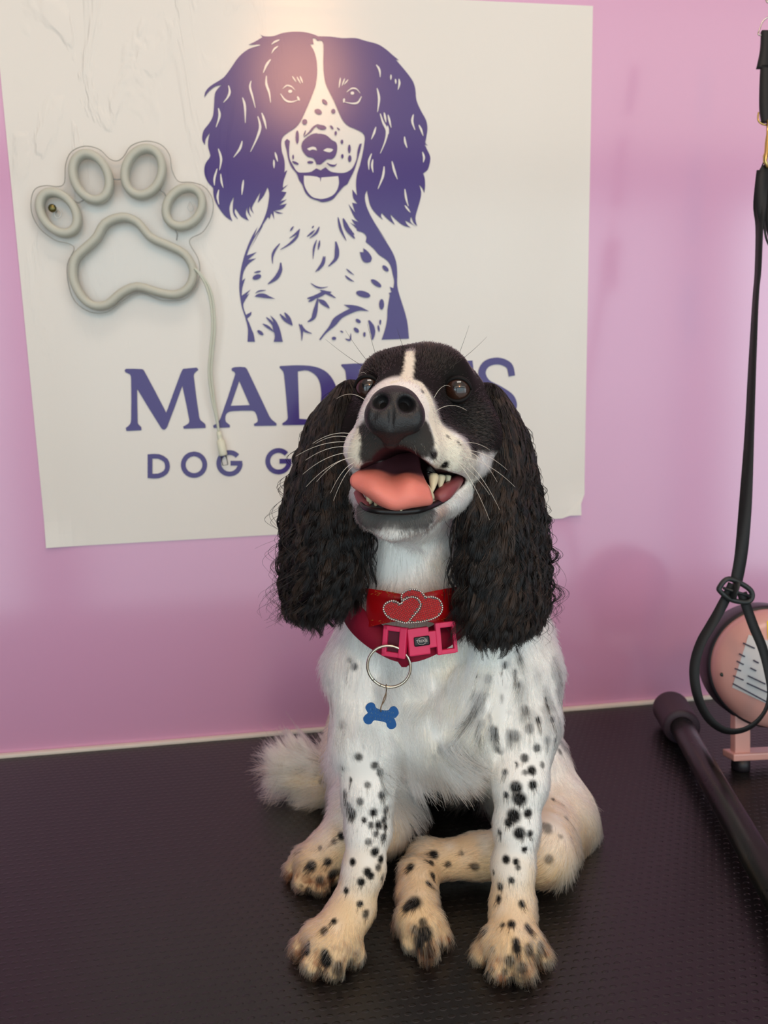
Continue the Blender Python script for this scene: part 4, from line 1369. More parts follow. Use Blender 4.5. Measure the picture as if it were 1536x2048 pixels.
for a in ((720, 1110, -.4, 1, .022), (770, 1110, -.25, 1, .026), (830, 1100, .05, 1, .028), (890, 1110, .25, 1, .024), (760, 1180, -.3, 1, .022), (880, 1180, .3, 1, .022),
          (690, 1290, -.3, 1, .026), (740, 1320, -.1, 1, .030), (800, 1330, .1, 1, .034), (850, 1320, .3, 1, .034), (900, 1310, -.1, 1, .034), (950, 1330, -.5, 1, .034), (1000, 1310, .15, 1, .024), (1060, 1310, .35, 1, .018), (1110, 1360, .2, 1, .015),
          (660, 1360, .15, 1, .024), (700, 1420, .35, 1, .026), (760, 1440, .25, 1, .036), (820, 1420, .1, 1, .038), (880, 1400, -.1, 1, .038), (940, 1420, -.6, 1, .036), (1000, 1410, -.2, 1, .026), (1060, 1410, .0, 1, .014), (1115, 1460, -.05, 1, .014),
          (690, 1500, .5, 1, .022), (750, 1520, .45, 1, .032), (810, 1510, .4, 1, .040), (860, 1500, .5, .9, .040), (920, 1490, .9, .3, .036), (970, 1490, .7, .8, .028), (1030, 1480, .1, 1, .012), (1090, 1500, -.1, 1, .012),
          (800, 1560, .4, 1, .036), (850, 1570, .25, 1, .040), (910, 1570, -.1, 1, .036), (960, 1560, -.1, 1, .026), (850, 1640, 0, 1, .012), (920, 1640, 0, 1, .012),
          (735, 1580, .05, 1, .008), (735, 1660, 0, 1, .0065), (728, 1740, -.1, 1, .006), (700, 1810, -.35, 1, .007), (665, 1870, -.45, 1, .008), (630, 1910, -.5, 1, .011), (690, 1930, 0, 1, .011),
          (1040, 1560, 0, 1, .008), (1036, 1650, 0, 1, .0065), (1030, 1740, 0, 1, .006), (1026, 1820, 0, 1, .007), (1024, 1870, 0, 1, .008), (985, 1915, -.35, 1, .011), (1030, 1930, 0, 1, .012), (1070, 1915, .35, 1, .012),
          (1120, 1600, .1, 1, .018), (1140, 1650, 0, 1, .020), (1110, 1690, -.5, .8, .022), (1090, 1730, -.8, .4, .022), (960, 1720, -1, .1, .008), (880, 1720, -1, .3, .008), (840, 1770, -.1, 1, .008), (840, 1850, 0, 1, .010), (850, 1890, .1, 1, .012),
          (640, 1710, -.7, .6, .008), (600, 1745, -.6, .8, .010), (650, 1755, -.1, 1, .010), (690, 1665, -1, .5, .008),
          (945, 935, .5, 1, .008), (955, 965, .3, 1, .009), (930, 1005, .3, 1, .009), (890, 1040, .2, 1, .010), (850, 1065, .1, 1, .010), (790, 1085, -.1, 1, .010), (725, 1065, -.3, 1, .008), (700, 990, -.5, 1, .007)):
    ctl(*a)
for px, py, y, dx, dy, L in ((640, 1530, .95, -1, -.15, .05), (600, 1555, .93, -1, .02, .05), (640, 1575, .93, -1, .15, .04)):
    ctl(0, 0, dx, dy, L, Y(px, py, y))
for q, d, L in (((.17, .93, .22), (0, .35, -1), .018), ((.28, .86, .16), (.1, .1, -1), .016), ((.06, .88, .15), (-.1, .1, -1), .018), ((.15, .82, .33), (0, .5, -1), .02), ((.15, .78, .42), (0, .3, -1), .02)):
    CTRL.append((np.array(q), np.array(d) / np.linalg.norm(d), L))
CT_P = np.array([c[0] for c in CTRL])
CT_D = np.array([c[1] for c in CTRL])
CT_L = np.array([c[2] for c in CTRL])


def field(p):
    D = np.zeros_like(p)
    L = np.zeros(len(p))
    for s0 in range(0, len(p), 40000):
        q = p[s0:s0 + 40000]
        d2 = np.maximum((q ** 2).sum(1)[:, None] + (CT_P ** 2).sum(1)[None, :] - 2 * q @ CT_P.T, 0) + 2e-5
        w = d2 ** -1.8
        w /= w.sum(1, keepdims=True)
        D[s0:s0 + 40000] = w @ CT_D
        L[s0:s0 + 40000] = w @ CT_L
    # on the head the coat runs back from the nose
    loc = np.stack([(p - C0) @ u for u in HAX], 1)
    hk = sstep(np.linalg.norm(p - C0, axis=1), .115, .095) * sstep(loc[:, 1], -.050, -.038)
    fr = sstep((p - P(800, 860, .63)) @ hF, -.01, .01)
    hk = np.maximum(hk, fr)
    v = p - (NOSE_TIP + hF * .004 + hU * .006)
    v /= np.linalg.norm(v, axis=1, keepdims=True) + 1e-9
    v = v - .25 * UP[None, :] * (loc[:, 1] < 0)[:, None]
    chin = sstep((p - P(785, 990, .59)) @ UP, .004, -.004) * fr
    v = v * (1 - chin[:, None]) + (-UP * .6 + FW * .75 - RT * .15)[None, :] * chin[:, None]
    D = D * (1 - hk[:, None]) + v * hk[:, None]
    dn = np.linalg.norm(v, axis=1)
    hl = .0045 + .004 * sstep(loc[:, 1], .02, .055) + .003 * sstep(loc[:, 2], .02, -.02)
    hl = hl * (1 - fr) + (.0042 + .004 * chin) * fr
    L = L * (1 - hk) + hl * hk
    return D, L


def sample(V, F, n, weight=None):
    T = np.concatenate([F[:, [0, 1, 2]], F[:, [0, 2, 3]]]) if F.shape[1] == 4 else F
    a, b, c = V[T[:, 0]], V[T[:, 1]], V[T[:, 2]]
    nn = np.cross(b - a, c - a)
    ar = np.linalg.norm(nn, axis=1)
    w = ar.copy()
    if weight is not None:
        w *= weight((a + b + c) / 3)
    cs = np.cumsum(w)
    k = np.searchsorted(cs, RNG.random(n) * cs[-1])
    k = np.minimum(k, len(T) - 1)
    u, v = RNG.random(n), RNG.random(n)
    fl = u + v > 1
    u[fl], v[fl] = 1 - u[fl], 1 - v[fl]
    p = a[k] + (b[k] - a[k]) * u[:, None] + (c[k] - a[k]) * v[:, None]
    return p, nn[k] / (ar[k][:, None] + 1e-12)


def unit(v):
    return v / (np.linalg.norm(v, axis=1, keepdims=True) + 1e-9)


def hair_mat(name, rough=.45, spec=.35, translucent=0.0):
    if not translucent:
        mt = pm(name, (255, 255, 255), rough=rough, spec=spec)
        n, l, b = nodes(mt)
        a = n.new('ShaderNodeAttribute')
        a.attribute_name = 'hair_color'
        l.new(a.outputs['Color'], b.inputs['Base Color'])
        return mt
    mt = bpy.data.materials.new(name)
    mt.use_nodes = True
    n, l = mt.node_tree.nodes, mt.node_tree.links
    n.remove(n['Principled BSDF'])
    a = n.new('ShaderNodeAttribute')
    a.attribute_name = 'hair_color'
    h = n.new('ShaderNodeBsdfHairPrincipled')
    h.parametrization = 'COLOR'
    h.inputs['Roughness'].default_value = .42
    h.inputs['Radial Roughness'].default_value = .65
    l.new(a.outputs['Color'], h.inputs['Color'])
    l.new(h.outputs[0], n['Material Output'].inputs['Surface'])
    return mt


def strands(name, pts, radius, color, mt, parent):
    """pts (N,K,3), radius (N,K), colour (N,3) -> one hair curves object"""
    N, K, _ = pts.shape
    cu = bpy.data.hair_curves.new(name)
    cu.add_curves([K] * N)
    cu.attributes['position'].data.foreach_set('vector', np.ascontiguousarray(pts, np.float32).ravel())
    r = cu.attributes.new('radius', 'FLOAT', 'POINT')
    r.data.foreach_set('value', np.ascontiguousarray(radius, np.float32).ravel())
    a = cu.attributes.new('hair_color', 'FLOAT_COLOR', 'CURVE')
    col = np.ones((N, 4), np.float32)
    col[:, :3] = color
    a.data.foreach_set('color', col.ravel())
    cu.materials.append(mt)
    o = bpy.data.objects.new(name, cu)
    COL.objects.link(o)
    o.parent = parent
    o.matrix_parent_inverse = parent_world(parent).inverted()
    return o


from mathutils.kdtree import KDTree


def clump(root, tipvec, step, amount_rng):
    """pull strand tips towards the tip of the nearest seed strand"""
    key = np.floor(root / step + RNG.random(3)).astype(np.int64)
    h = key[:, 0] * 73856093 ^ key[:, 1] * 19349663 ^ key[:, 2] * 83492791
    _, first, inv = np.unique(h, return_index=True, return_inverse=True)
    kd = KDTree(len(first))
    for i, f in enumerate(first):
        kd.insert(root[f], i)
    kd.balance()
    near = np.array([first[kd.find(r)[1]] for r in root.tolist()])
    return near


fur_m = hair_mat('coat_fur', .45, .35, .38)


def wfun(c):
    D = np.zeros(len(c))
    D[:] = 1
    D[(c - EYE) @ FW > .86] = .55
    loc = np.linalg.norm(c - C0, axis=1)
    D[loc < .115] = 2.6
    D[c[:, 2] < .06] *= 1.3
    return D


NB = 230000
root, nor = sample(BV, BF, NB, wfun)
if float(((root - root.mean(0)) * nor).sum()) < 0:
    nor = -nor
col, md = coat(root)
keep = (md > .0028) & (root[:, 2] > .003)
for c, r in EYES:
    keep &= np.linalg.norm(root - c - hF * .004, axis=1) > r * 1.02
keep &= np.linalg.norm(root - P(789, 828, .566), axis=1) > .0175
root, nor, col = root[keep], nor[keep], col[keep]
D, L = field(root)
D = D - nor * (D * nor).sum(1, keepdims=True) * .95
D = unit(D)
N = len(root)
L = L * RNG.uniform(.65, 1.15, N)
longk = sstep(L, .012, .028)
wav = np.stack([vnoise(root, 38, s) - .5 for s in (11, 12, 13)], 1)
D = unit(D + wav * (.55 + 1.0 * longk)[:, None])
lift = (.42 - .26 * longk) * RNG.uniform(.6, 1.4, N)
K = 6
t = np.linspace(0, 1, K)
pts = np.zeros((N, K, 3))
for i, tt in enumerate(t):
    pts[:, i] = root - nor * .0006 + D * (L * tt)[:, None] + nor * (L * lift * (tt - .62 * tt * tt))[:, None] + np.array([0, 0, -1]) * (L * longk * .12 * tt * tt)[:, None]
near = clump(root, None, .0048, None)
bend = (np.stack([vnoise(root[near], 55, s) - .5 for s in (31, 32, 33)], 1))
k0 = RNG.uniform(.45, .95, N) * (.35 + .65 * longk)
pts += (bend - nor * (bend * nor).sum(1, keepdims=True))[:, None, :] * (L * longk * 1.1)[:, None, None] * np.sin(t * 3.6)[None, :, None] * .45
off = pts[near] - pts
off -= (root[near] - root)[:, None, :] * (1 - t)[None, :, None]
pts += off * (k0[:, None] * (t ** 1.6)[None, :])[:, :, None]
pts += RNG.normal(size=(N, 1, 3)) * (L * .05)[:, None, None] * (t ** 2)[None, :, None]
pts[:, :, 2] = np.maximum(pts[:, :, 2], .0012)
col = np.clip(col * RNG.uniform(.84, 1.06, (N, 1)) * RNG.uniform(.62, 1.04, N)[near][:, None], 0, .90)
ism = (np.linalg.norm(root - P(783, 895, .57), axis=1) < .034) & (col.mean(1) < .03) & (col.mean(1) > .0085)
col[ism] = mixc(col[ism].astype(float), (RNG.random(ism.sum()) < .30) * RNG.uniform(.3, .9, ism.sum()), lin3((160, 134, 104)))
isb = (col.mean(1) < .0085)
col[isb] = mixc(col[isb].astype(float), (RNG.random(isb.sum()) < .25) * RNG.uniform(.2, .9, isb.sum()), lin3((58, 46, 36)))
rad = (np.where(longk > .5, .00025, .00020))[:, None] * (1 - .75 * t ** 1.5)[None, :]
fur = strands('coat', pts, rad, col, fur_m, body)
# ------------------------------------------------------------------ ears
ear_skin = pm('ear_skin', (26, 22, 21), rough=.7)
ear_m = hair_mat('ear_fur', .36, .45)


def make_ear(rows, bottom, side):
    """rows: (inner px,py,D),(outer px,py,D) down the flap"""
    U = 14
    R = []
    for (i, o) in rows:
        a, b = P(*i), P(*o)
        row = []
        for k in range(U + 1):
            u = k / U
            p = a + (b - a) * u - FW * (.016 * math.sin(math.pi * u)) + FW * .012 * u * u
            row.append(p)
        R.append(np.array(row))
    cols = [catmull([r[k] for r in R], 6) for k in range(U + 1)]
    nv = len(cols[0])
    front = [[cols[k][j] for k in range(U + 1)] for j in range(nv)]
    V, F = [], []
    for j in range(nv):
        for k in range(U + 1):
            V.append(front[j][k])
    for j in range(nv):
        for k in range(U + 1):
            th = .010 * math.sin(math.pi * (k + .5) / (U + 1)) + .003
            V.append(front[j][k] + FW * th)
    W_ = U + 1
    o2 = nv * W_
    for j in range(nv - 1):
        for k in range(U):
            F.append((j * W_ + k, j * W_ + k + 1, (j + 1) * W_ + k + 1, (j + 1) * W_ + k))
            F.append((o2 + j * W_ + k, o2 + (j + 1) * W_ + k, o2 + (j + 1) * W_ + k + 1, o2 + j * W_ + k + 1))
        for k in (0, U):
            F.append((j * W_ + k, (j + 1) * W_ + k, o2 + (j + 1) * W_ + k, o2 + j * W_ + k))
    for j in (0, nv - 1):
        for k in range(U):
            F.append((j * W_ + k, j * W_ + k + 1, o2 + j * W_ + k + 1, o2 + j * W_ + k))
    V, F = np.array(V), np.array(F)
    bm = bmesh.new()
    vv = [bm.verts.new(v) for v in V]
    for f in F:
        bm.faces.new([vv[i] for i in f])
    bmesh.ops.recalc_face_normals(bm, faces=bm.faces)
    ear = obj('ear', bm, ear_skin, dog)
    # strands
    n = 30000
    root, nor = sample(V, F, n)
    cen = V.mean(0)
    fl = ((root - cen) * nor).sum(1) < 0
    nor[fl] *= -1
    root = root + nor * .0004
    vfrac = (root @ -UP - (V @ -UP).min()) / ((V @ -UP).max() - (V @ -UP).min())
    down = -UP * .97 - FW * -.05
    # how far the tips may hang
    px = 768 + FPX * ((root - EYE) @ RT) / ((root - EYE) @ FW)
    hb = np.interp(px, [b[0] for b in bottom], [b[1] for b in bottom])
    zb = np.array([P(x, y, .69) @ UP for x, y in zip(px, hb)])
    rem = np.maximum(root @ UP - zb, .012)
    L = np.minimum(rem * RNG.uniform(.75, 1.03, n), RNG.uniform(.055, .12, n))
    L = np.where(vfrac > .55, np.minimum(rem * RNG.uniform(.80, 1.03, n), .13), L)
    L = np.where(vfrac < .18, np.minimum(L, RNG.uniform(.02, .05, n)), L)
    K = 20
    t = np.linspace(0, 1, K)
    near = clump(root, None, .0062, None)
    ph = vnoise(root, 30, 3) * 9 + RNG.uniform(0, 6.28, n)[near] * .8
    lam = .026 + .022 * RNG.random(n)[near]
    amp = (.0008 + .0022 * RNG.random(n)[near]) * (.5 + .9 * sstep(vfrac, .1, .6))
    fly = RNG.random(n) < .010
    amp = np.where(fly, amp * 1.8 + .002, amp)
    outd = np.array([RT * side] * n)
    wd = RNG.uniform(0, 6.28, n)[near] * .6
    w1 = np.cos(wd)[:, None] * RT + np.sin(wd)[:, None] * FW
    w2 = -np.sin(wd)[:, None] * RT + np.cos(wd)[:, None] * FW
    pts = np.zeros((n, K, 3))
    sway = (vnoise(root, 22, 8) - .5)
    for i, tt in enumerate(t):
        s = L * tt
        gr = np.minimum(1, s / .012)
        aa = amp * gr * (1 + .5 * tt)
        out = nor * (.0105 * (1 - np.exp(-s / .010)))[:, None]
        pts[:, i] = (root + down[None, :] * s[:, None] + out + w1 * (aa * np.sin(ph + 6.283 * s / lam))[:, None] + w2 * (aa * .7 * np.cos(ph * 1.3 + 6.283 * s / (lam * 1.13)))[:, None]
                     + RT[None, :] * (sway * s * .25)[:, None])
    pts[fly] += (outd[fly][:, None, :] * (L[fly] * RNG.uniform(.0, .25, fly.sum()))[:, None, None] * (t ** 1.5)[None, :, None])
    k0 = np.where(fly, .1, RNG.uniform(.35, .85, n))
    for i, tt in enumerate(t):
        s = L * tt
        # follow the seed strand at the same length from the root
        idx = np.clip(s / np.maximum(L[near], 1e-4) * (K - 1), 0, K - 1.001)
        i0 = idx.astype(int)
        fr = (idx - i0)[:, None]
        seed = pts[near, i0] * (1 - fr) + pts[near, i0 + 1] * fr if i else root[near]
        target = seed + (root - root[near]) * (1 - .7 * tt)
        g = (k0 * min(1, tt * 2.2))[:, None]
        pts[:, i] = pts[:, i] * (1 - g) + target * g
    br = RNG.random(n)[near]
    c = np.where((br > .72)[:, None], lin3((58, 46, 38)), np.where((br > .4)[:, None], lin3((30, 26, 24)), lin3((17, 15, 15)))) * RNG.uniform(.55, 1.1, (n, 1))
    rad = np.full(n, .00021)[:, None] * (1 - .7 * t ** 2)[None, :]
    strands('ear_hair', pts, rad, c, ear_m, ear)
    return ear


make_ear([((712, 760, .690), (668, 775, .700)), ((714, 830, .676), (622, 830, .705)), ((706, 940, .668), (590, 950, .705)), ((700, 1050, .668), (585, 1060, .705)), ((690, 1140, .675), (600, 1140, .700))],
         [(540, 1150), (570, 1235), (600, 1258), (640, 1258), (680, 1240), (712, 1200), (730, 1150)], -1)
make_ear([((962, 765, .690), (1006, 780, .712)), ((956, 845, .668), (1048, 850, .715)), ((944, 950, .652), (1072, 970, .712)), ((940, 1070, .650), (1076, 1090, .708)), ((940, 1170, .656), (1066, 1180, .700))],
         [(895, 1230), (912, 1275), (950, 1292), (1000, 1290), (1050, 1278), (1085, 1235), (1120, 1140)], 1)

# ------------------------------------------------------------------ mouth: tongue, teeth, lips, whiskers
tongue_m = pm('tongue', (226, 122, 112), rough=.44, spec=.5, sss=.35)
noise_bump(tongue_m, 1400, .35, .0005, 2)
gum_m = pm('gum', (150, 78, 80), rough=.35, spec=.5)
tooth_m = pm('tooth', (226, 214, 178), rough=.25, spec=.5)
lip_m = pm('black_lip', (20, 18, 19), rough=.3, spec=.5)
dark_m = pm('mouth_lining', (74, 34, 40), rough=.45, spec=.4)

rows = [[(752, 900, .645), (775, 905, .648), (795, 908, .648), (815, 906, .648), (838, 902, .645)],
        [(742, 930, .615), (768, 938, .616), (792, 944, .617), (818, 942, .616), (842, 940, .615)],
        [(716, 946, .592), (752, 946, .588), (784, 958, .5915), (815, 952, .588), (848, 962, .592)],
        [(704, 956, .586), (745, 958, .575), (785, 970, .5765), (822, 964, .573), (856, 978, .584)],
        [(706, 970, .584), (745, 980, .570), (786, 990, .5695), (825, 988, .568), (861, 994, .582)],
        [(728, 984, .584), (754, 998, .573), (788, 1010, .569), (826, 1006, .571), (862, 1004, .584)],
        [(742, 994, .590), (762, 1008, .579), (790, 1017, .576), (822, 1012, .578), (852, 1008, .590)]]
g = [catmull([P(*q) for q in r], 5) for r in rows]
g = [catmull([g[j][k] for j in range(len(g))], 5) for k in range(len(g[0]))]
bm = bmesh.new()
vv = [[bm.verts.new(tuple(p)) for p in c] for c in g]
for i in range(len(vv) - 1):
    for j in range(len(vv[0]) - 1):
        bm.faces.new((vv[i][j], vv[i + 1][j], vv[i + 1][j + 1], vv[i][j + 1]))
bmesh.ops.recalc_face_normals(bm, faces=bm.faces)
tg = obj('tongue', bm, tongue_m, dog)
n, l, b = nodes(tongue_m)
at = n.new('ShaderNodeAttribute')
at.attribute_name = 'root'
mx = n.new('ShaderNodeMix')
mx.data_type = 'RGBA'
mx.inputs[6].default_value = (*lin((236, 138, 122)), 1)
mx.inputs[7].default_value = (*lin((140, 84, 92)), 1)  # duller tongue root, with the mouth's shade painted in
l.new(at.outputs['Fac'], mx.inputs[0])
l.new(mx.outputs[2], b.inputs['Base Color'])
ra = tg.data.attributes.new('root', 'FLOAT', 'POINT')
co_ = np.zeros(len(tg.data.vertices) * 3, np.float32)
tg.data.vertices.foreach_get('co', co_)
dd_ = (co_.reshape(-1, 3) - EYE) @ FW
ra.data.foreach_set('value', sstep(dd_, .586, .606).astype(np.float32))
md_ = tg.modifiers.new('thick', 'SOLIDIFY')
md_.thickness = .0035
md_.offset = 0


def tooth(a, b, r, bend=0):
    a, b = np.array(a), np.array(b)
    pts = [a + (b - a) * t + FW * (-bend * t * (1 - t)) for t in np.linspace(0, 1, 8)]
    tube('tooth', pts, [r * (1 - .85 * t ** 1.6) for t in np.linspace(0, 1, 8)], tooth_m, dog, 10)


tooth(P(740, 1004, .596), P(733, 976, .588), .0026, .003)       # lower canine, left
tooth(P(862, 996, .598), P(856, 970, .589), .0030, .003)        # lower canine, right
tooth(P(868, 952, .600), P(864, 986, .593), .0040, .003)        # upper canine, right
tooth(P(882, 952, .612), P(880, 978, .609), .0038)
tooth(P(896, 952, .622), P(894, 972, .620), .0028)
tooth(P(802, 1022, .5775), P(801, 1008, .5705), .0016)          # small front tooth
tooth(P(752, 1010, .594), P(748, 996, .589), .0014)
# lips
lw = catmull([P(722, 992, .606), P(726, 1012, .592), P(748, 1021, .580), P(790, 1024, .577), P(828, 1022, .580), P(852, 1016, .588), P(884, 1002, .610), P(912, 982, .634), P(930, 962, .652)], 5)
n_ = len(lw)
tube('lower_lip', lw, [.0016 + .0010 * math.sin(math.pi * i / (n_ - 1)) for i in range(n_)], lip_m, dog, 10)
ul = catmull([P(930, 958, .652), P(912, 950, .628), P(880, 954, .604), P(856, 948, .590)], 5)
tube('upper_lip', [q + FW * .009 + UP * .002 for q in ul], .0012, lip_m, dog, 8)
fold = catmull([P(872, 998, .606), P(890, 985, .612), P(908, 968, .630), P(920, 956, .646)], 5)
tube('cheek_lining', fold, [.0040, .0050, .0056, .0060, .0064, .0064, .0064, .0062, .0060, .0058, .0056, .0054, .005, .0046, .004, .0035][:len(fold)], gum_m, dog, 10)
lf = catmull([P(716, 985, .606), P(722, 1000, .600), P(735, 1012, .594)], 5)
tube('cheek_lining', lf, .0036, gum_m, dog, 8)
# throat behind the tongue
bm = bmesh.new()
bmesh.ops.create_uvsphere(bm, u_segments=20, v_segments=12, radius=1.0, matrix=Matrix.Translation(Vector(tuple(P(795, 935, .668)))) @ Matrix.Diagonal((.024, .012, .020, 1)))
obj('throat', bm, dark_m, dog)

W_P = []
whisk = [((712, 880), (-78, 10)), ((706, 895), (-92, 28)), ((704, 905), (-95, 45)), ((706, 915), (-70, 50)), ((708, 925), (-45, 62)), ((712, 870), (-84, 20)), ((705, 885), (-110, 30)), ((703, 915), (-88, 60)), ((707, 932), (-38, 70)), ((730, 800), (-55, 2)), ((742, 768), (-20, -16)),
         ((905, 892), (70, 10)), ((925, 900), (85, 42)), ((930, 915), (95, 60)), ((935, 925), (60, 95)), ((920, 930), (55, 110)), ((900, 915), (75, 75)), ((872, 822), (58, 3)), ((868, 796), (30, -18)), ((940, 905), (50, 60)),
         ((720, 1060), (-40, 55)), ((735, 1070), (-20, 70)), ((745, 1068), (-45, 40)), ((715, 1050), (-32, 40)),
         ((752, 742), (-60, -75)), ((748, 745), (-95, -60)), ((760, 735), (-25, -80)), ((900, 735), (70, -55)), ((905, 738), (30, -80)), ((812, 705), (-18, -40))]
for (x, y), (dx, dy) in whisk:
    h = hit(x, y)
    if h is None:
        continue
    D_ = float((h - EYE) @ FW)
    k = D_ / FPX
    tgt = h + RT * dx * k * 1.0 - UP * dy * k - FW * .012
    sag = -UP * .010 if dy > -30 else UP * .004
    W_P.append([h + (tgt - h) * t - sag * (t * (1 - t)) * 1.6 for t in np.linspace(0, 1, 10)])
W_P = np.array(W_P)
tw = np.linspace(0, 1, 10)
wc = np.tile(lin3((226, 220, 206)), (len(W_P), 1))
wc[-6:] = lin3((60, 54, 48))
strands('whiskers', W_P, np.tile(.00022 * (1 - .7 * tw), (len(W_P), 1)), wc, hair_mat('whisker_hair', .4, .4), body)

# ------------------------------------------------------------------ tail plume (long cream hair)
tp = catmull([M(715, 1556, .035), M(665, 1546, .034), M(630, 1544, .032), M(604, 1546, .028)], 10)
nt_ = 9000
ti = RNG.random(nt_)
idx = (ti * (len(tp) - 1.001)).astype(int)
base = np.array([tp[i] for i in idx]) + RNG.normal(size=(nt_, 3)) * .006
ang = RNG.normal(size=nt_) * .60 + np.where(RNG.random(nt_) < .5, .42, -.15)
Lt = RNG.uniform(.035, .068, nt_)
K = 12
t = np.linspace(0, 1, K)
lft = -RT * .97 + FW * .1
upd = np.array([0, 0.35, .94])
near = clump(base, None, .009, None)
ang = ang * .35 + ang[near] * .65
pts = np.zeros((nt_, K, 3))
cur = RNG.uniform(-.5, .5, nt_)[near]
for i, tt in enumerate(t):
    a = ang + cur * tt
    sp = np.minimum(np.abs(a), .95) * np.sign(a)
    d = lft[None, :] * np.cos(sp)[:, None] + upd[None, :] * np.sin(sp)[:, None]
    pts[:, i] = base + d * (Lt * tt)[:, None] - FW[None, :] * (.010 * math.sin(tt * 1.5))
off = (pts[near] - pts) * (.55 * t ** 1.3)[None, :, None]
pts += off
pts[:, :, 2] = np.maximum(pts[:, :, 2], .003)
tc_ = mixc(np.tile(lin3((246, 230, 204)), (nt_, 1)).astype(float), RNG.random(nt_)[near] * .5, lin3((232, 208, 172))) * RNG.uniform(.85, 1.1, (nt_, 1))
strands('tail_plume', pts, np.tile(.00027 * (1 - .75 * t ** 1.5), (nt_, 1)), np.clip(tc_, 0, .9), fur_m, body)
# ------------------------------------------------------------------ collar, ring and tag, bow
col_m = pm('raspberry_webbing', (132, 16, 44), rough=.7, spec=.3)
noise_bump(col_m, 900, .3, .0006, 2)
buck_m = pm('pink_plastic', (214, 44, 92), rough=.38, spec=.5)
badge_m = pm('black_badge', (30, 28, 30), rough=.4)
grey_print = pm('badge_print', (196, 186, 180), rough=.5)
steel = pm('polished_steel', (214, 206, 188), rough=.16, metal=1.0)

collar = thing('dog_collar', 'raspberry pink webbing collar with pink side release buckle around the spaniel neck', 'collar', P(815, 1290, .664))
cpath = catmull([P(806, 1296, .659), P(868, 1280, .661), P(925, 1235, .688), P(930, 1190, .735), P(870, 1150, .775), P(760, 1150, .775), P(694, 1180, .735), P(704, 1226, .690), P(748, 1270, .666)], 8, True)
bm = bmesh.new()
n_ = len(cpath)
cc_ = np.mean(cpath, axis=0)
pr = []
for p in cpath + cpath[:1]:
    o = p - cc_
    o = o - UP * (o @ UP)
    o /= np.linalg.norm(o) + 1e-9
    s = UP * .95 - o * .35
    pr.append(s / np.linalg.norm(s))
ribbon(bm, cpath + cpath[:1], pr, .0245, .0018)
obj('strap', bm, col_m, collar)


def frame_at(o, rx, up):
    rx = Vector(tuple(rx)).normalized()
    up = Vector(tuple(up))
    up = (up - rx * up.dot(rx)).normalized()
    n = rx.cross(up)
    m = Matrix.Identity(4)
    for i in range(3):
        m[i][0], m[i][1], m[i][2], m[i][3] = rx[i], up[i], n[i], o[i]
    return m


# female half: frame with a slot; male half with side notches, both bowed about the front ridge
mL = frame_at(P(790, 1283, .652), (P(814, 1287, .649) - P(766, 1280, .6565)), UP)
mR = frame_at(P(840, 1281, .6505), (P(866, 1277, .654) - P(814, 1284, .649)), UP)
bm = bmesh.new()
for lo, hi in (((-.0105, -.0125, -.002), (-.0062, .0130, .003)), ((.0045, -.0130, -.002), (.0108, .0125, .0036)), ((-.0105, .0088, -.002), (.0108, .0130, .003)), ((-.0105, -.0130, -.002), (.0108, -.0088, .003))):
    add_box(bm, lo, hi, .0009, mL)
obj('buckle_frame', bm, buck_m, collar, smooth=False)
box('slot_webbing', (-.0064, -.009, -.0018), (.0050, .009, .0006), pm('slot_webbing', (84, 14, 38), rough=.7), collar, mtx=mL)  # same webbing as the strap, slot shade put into a darker colour
bm = bmesh.new()
add_box(bm, (-.0108, -.0118, -.002), (.0075, .0112, .0036), .0012, mR)
add_box(bm, (.0060, -.0070, -.002), (.0140, .0070, .0028), .0010, mR)
add_box(bm, (.0135, -.0140, -.002), (.0178, .0132, .0034), .0010, mR)
add_box(bm, (.0170, .0085, -.002), (.0300, .0130, .003), .0010, mR)
add_box(bm, (.0170, -.0140, -.002), (.0300, -.0100, .003), .0010, mR)
add_box(bm, (.0285, -.0135, -.002), (.0315, .0130, .003), .0008, mR)
obj('buckle_clip', bm, buck_m, collar, smooth=False)
bm = bmesh.new()
add_box(bm, (-.0062, -.0038, .0033), (.0072, .0040, .0042), .0014, mR, 4)
badge = obj('badge', bm, badge_m, collar, smooth=False)


def text_mesh(name, body_, size, mtx, mt, parent, extrude=.00008):
    cu = bpy.data.curves.new(name, 'FONT')
    cu.body = body_
    cu.size = size
    cu.align_x, cu.align_y = 'CENTER', 'CENTER'
    cu.extrude = extrude
    tmp = bpy.data.objects.new(name, cu)
    COL.objects.link(tmp)
    dg = bpy.context.evaluated_depsgraph_get()
    me = bpy.data.meshes.new_from_object(tmp.evaluated_get(dg))
    bpy.data.objects.remove(tmp)
    bpy.data.curves.remove(cu)
    me.transform(mtx)
    me.materials.clear()
    me.name = name
    return link(name, me, mt, parent)


text_mesh('lettering', 'TRIXIE', .0034, mR @ Matrix.Translation((.0005, .0001, .0043)), grey_print, badge)
for s in (1, -1):
    tube('oval_line', [tuple(mR @ Vector((.0005 + .0040 * math.cos(a), .0001 + s * .0029 * math.sin(a), .0043))) for a in np.linspace(.5, math.pi - .5, 12)], .00018, grey_print, badge, 5)
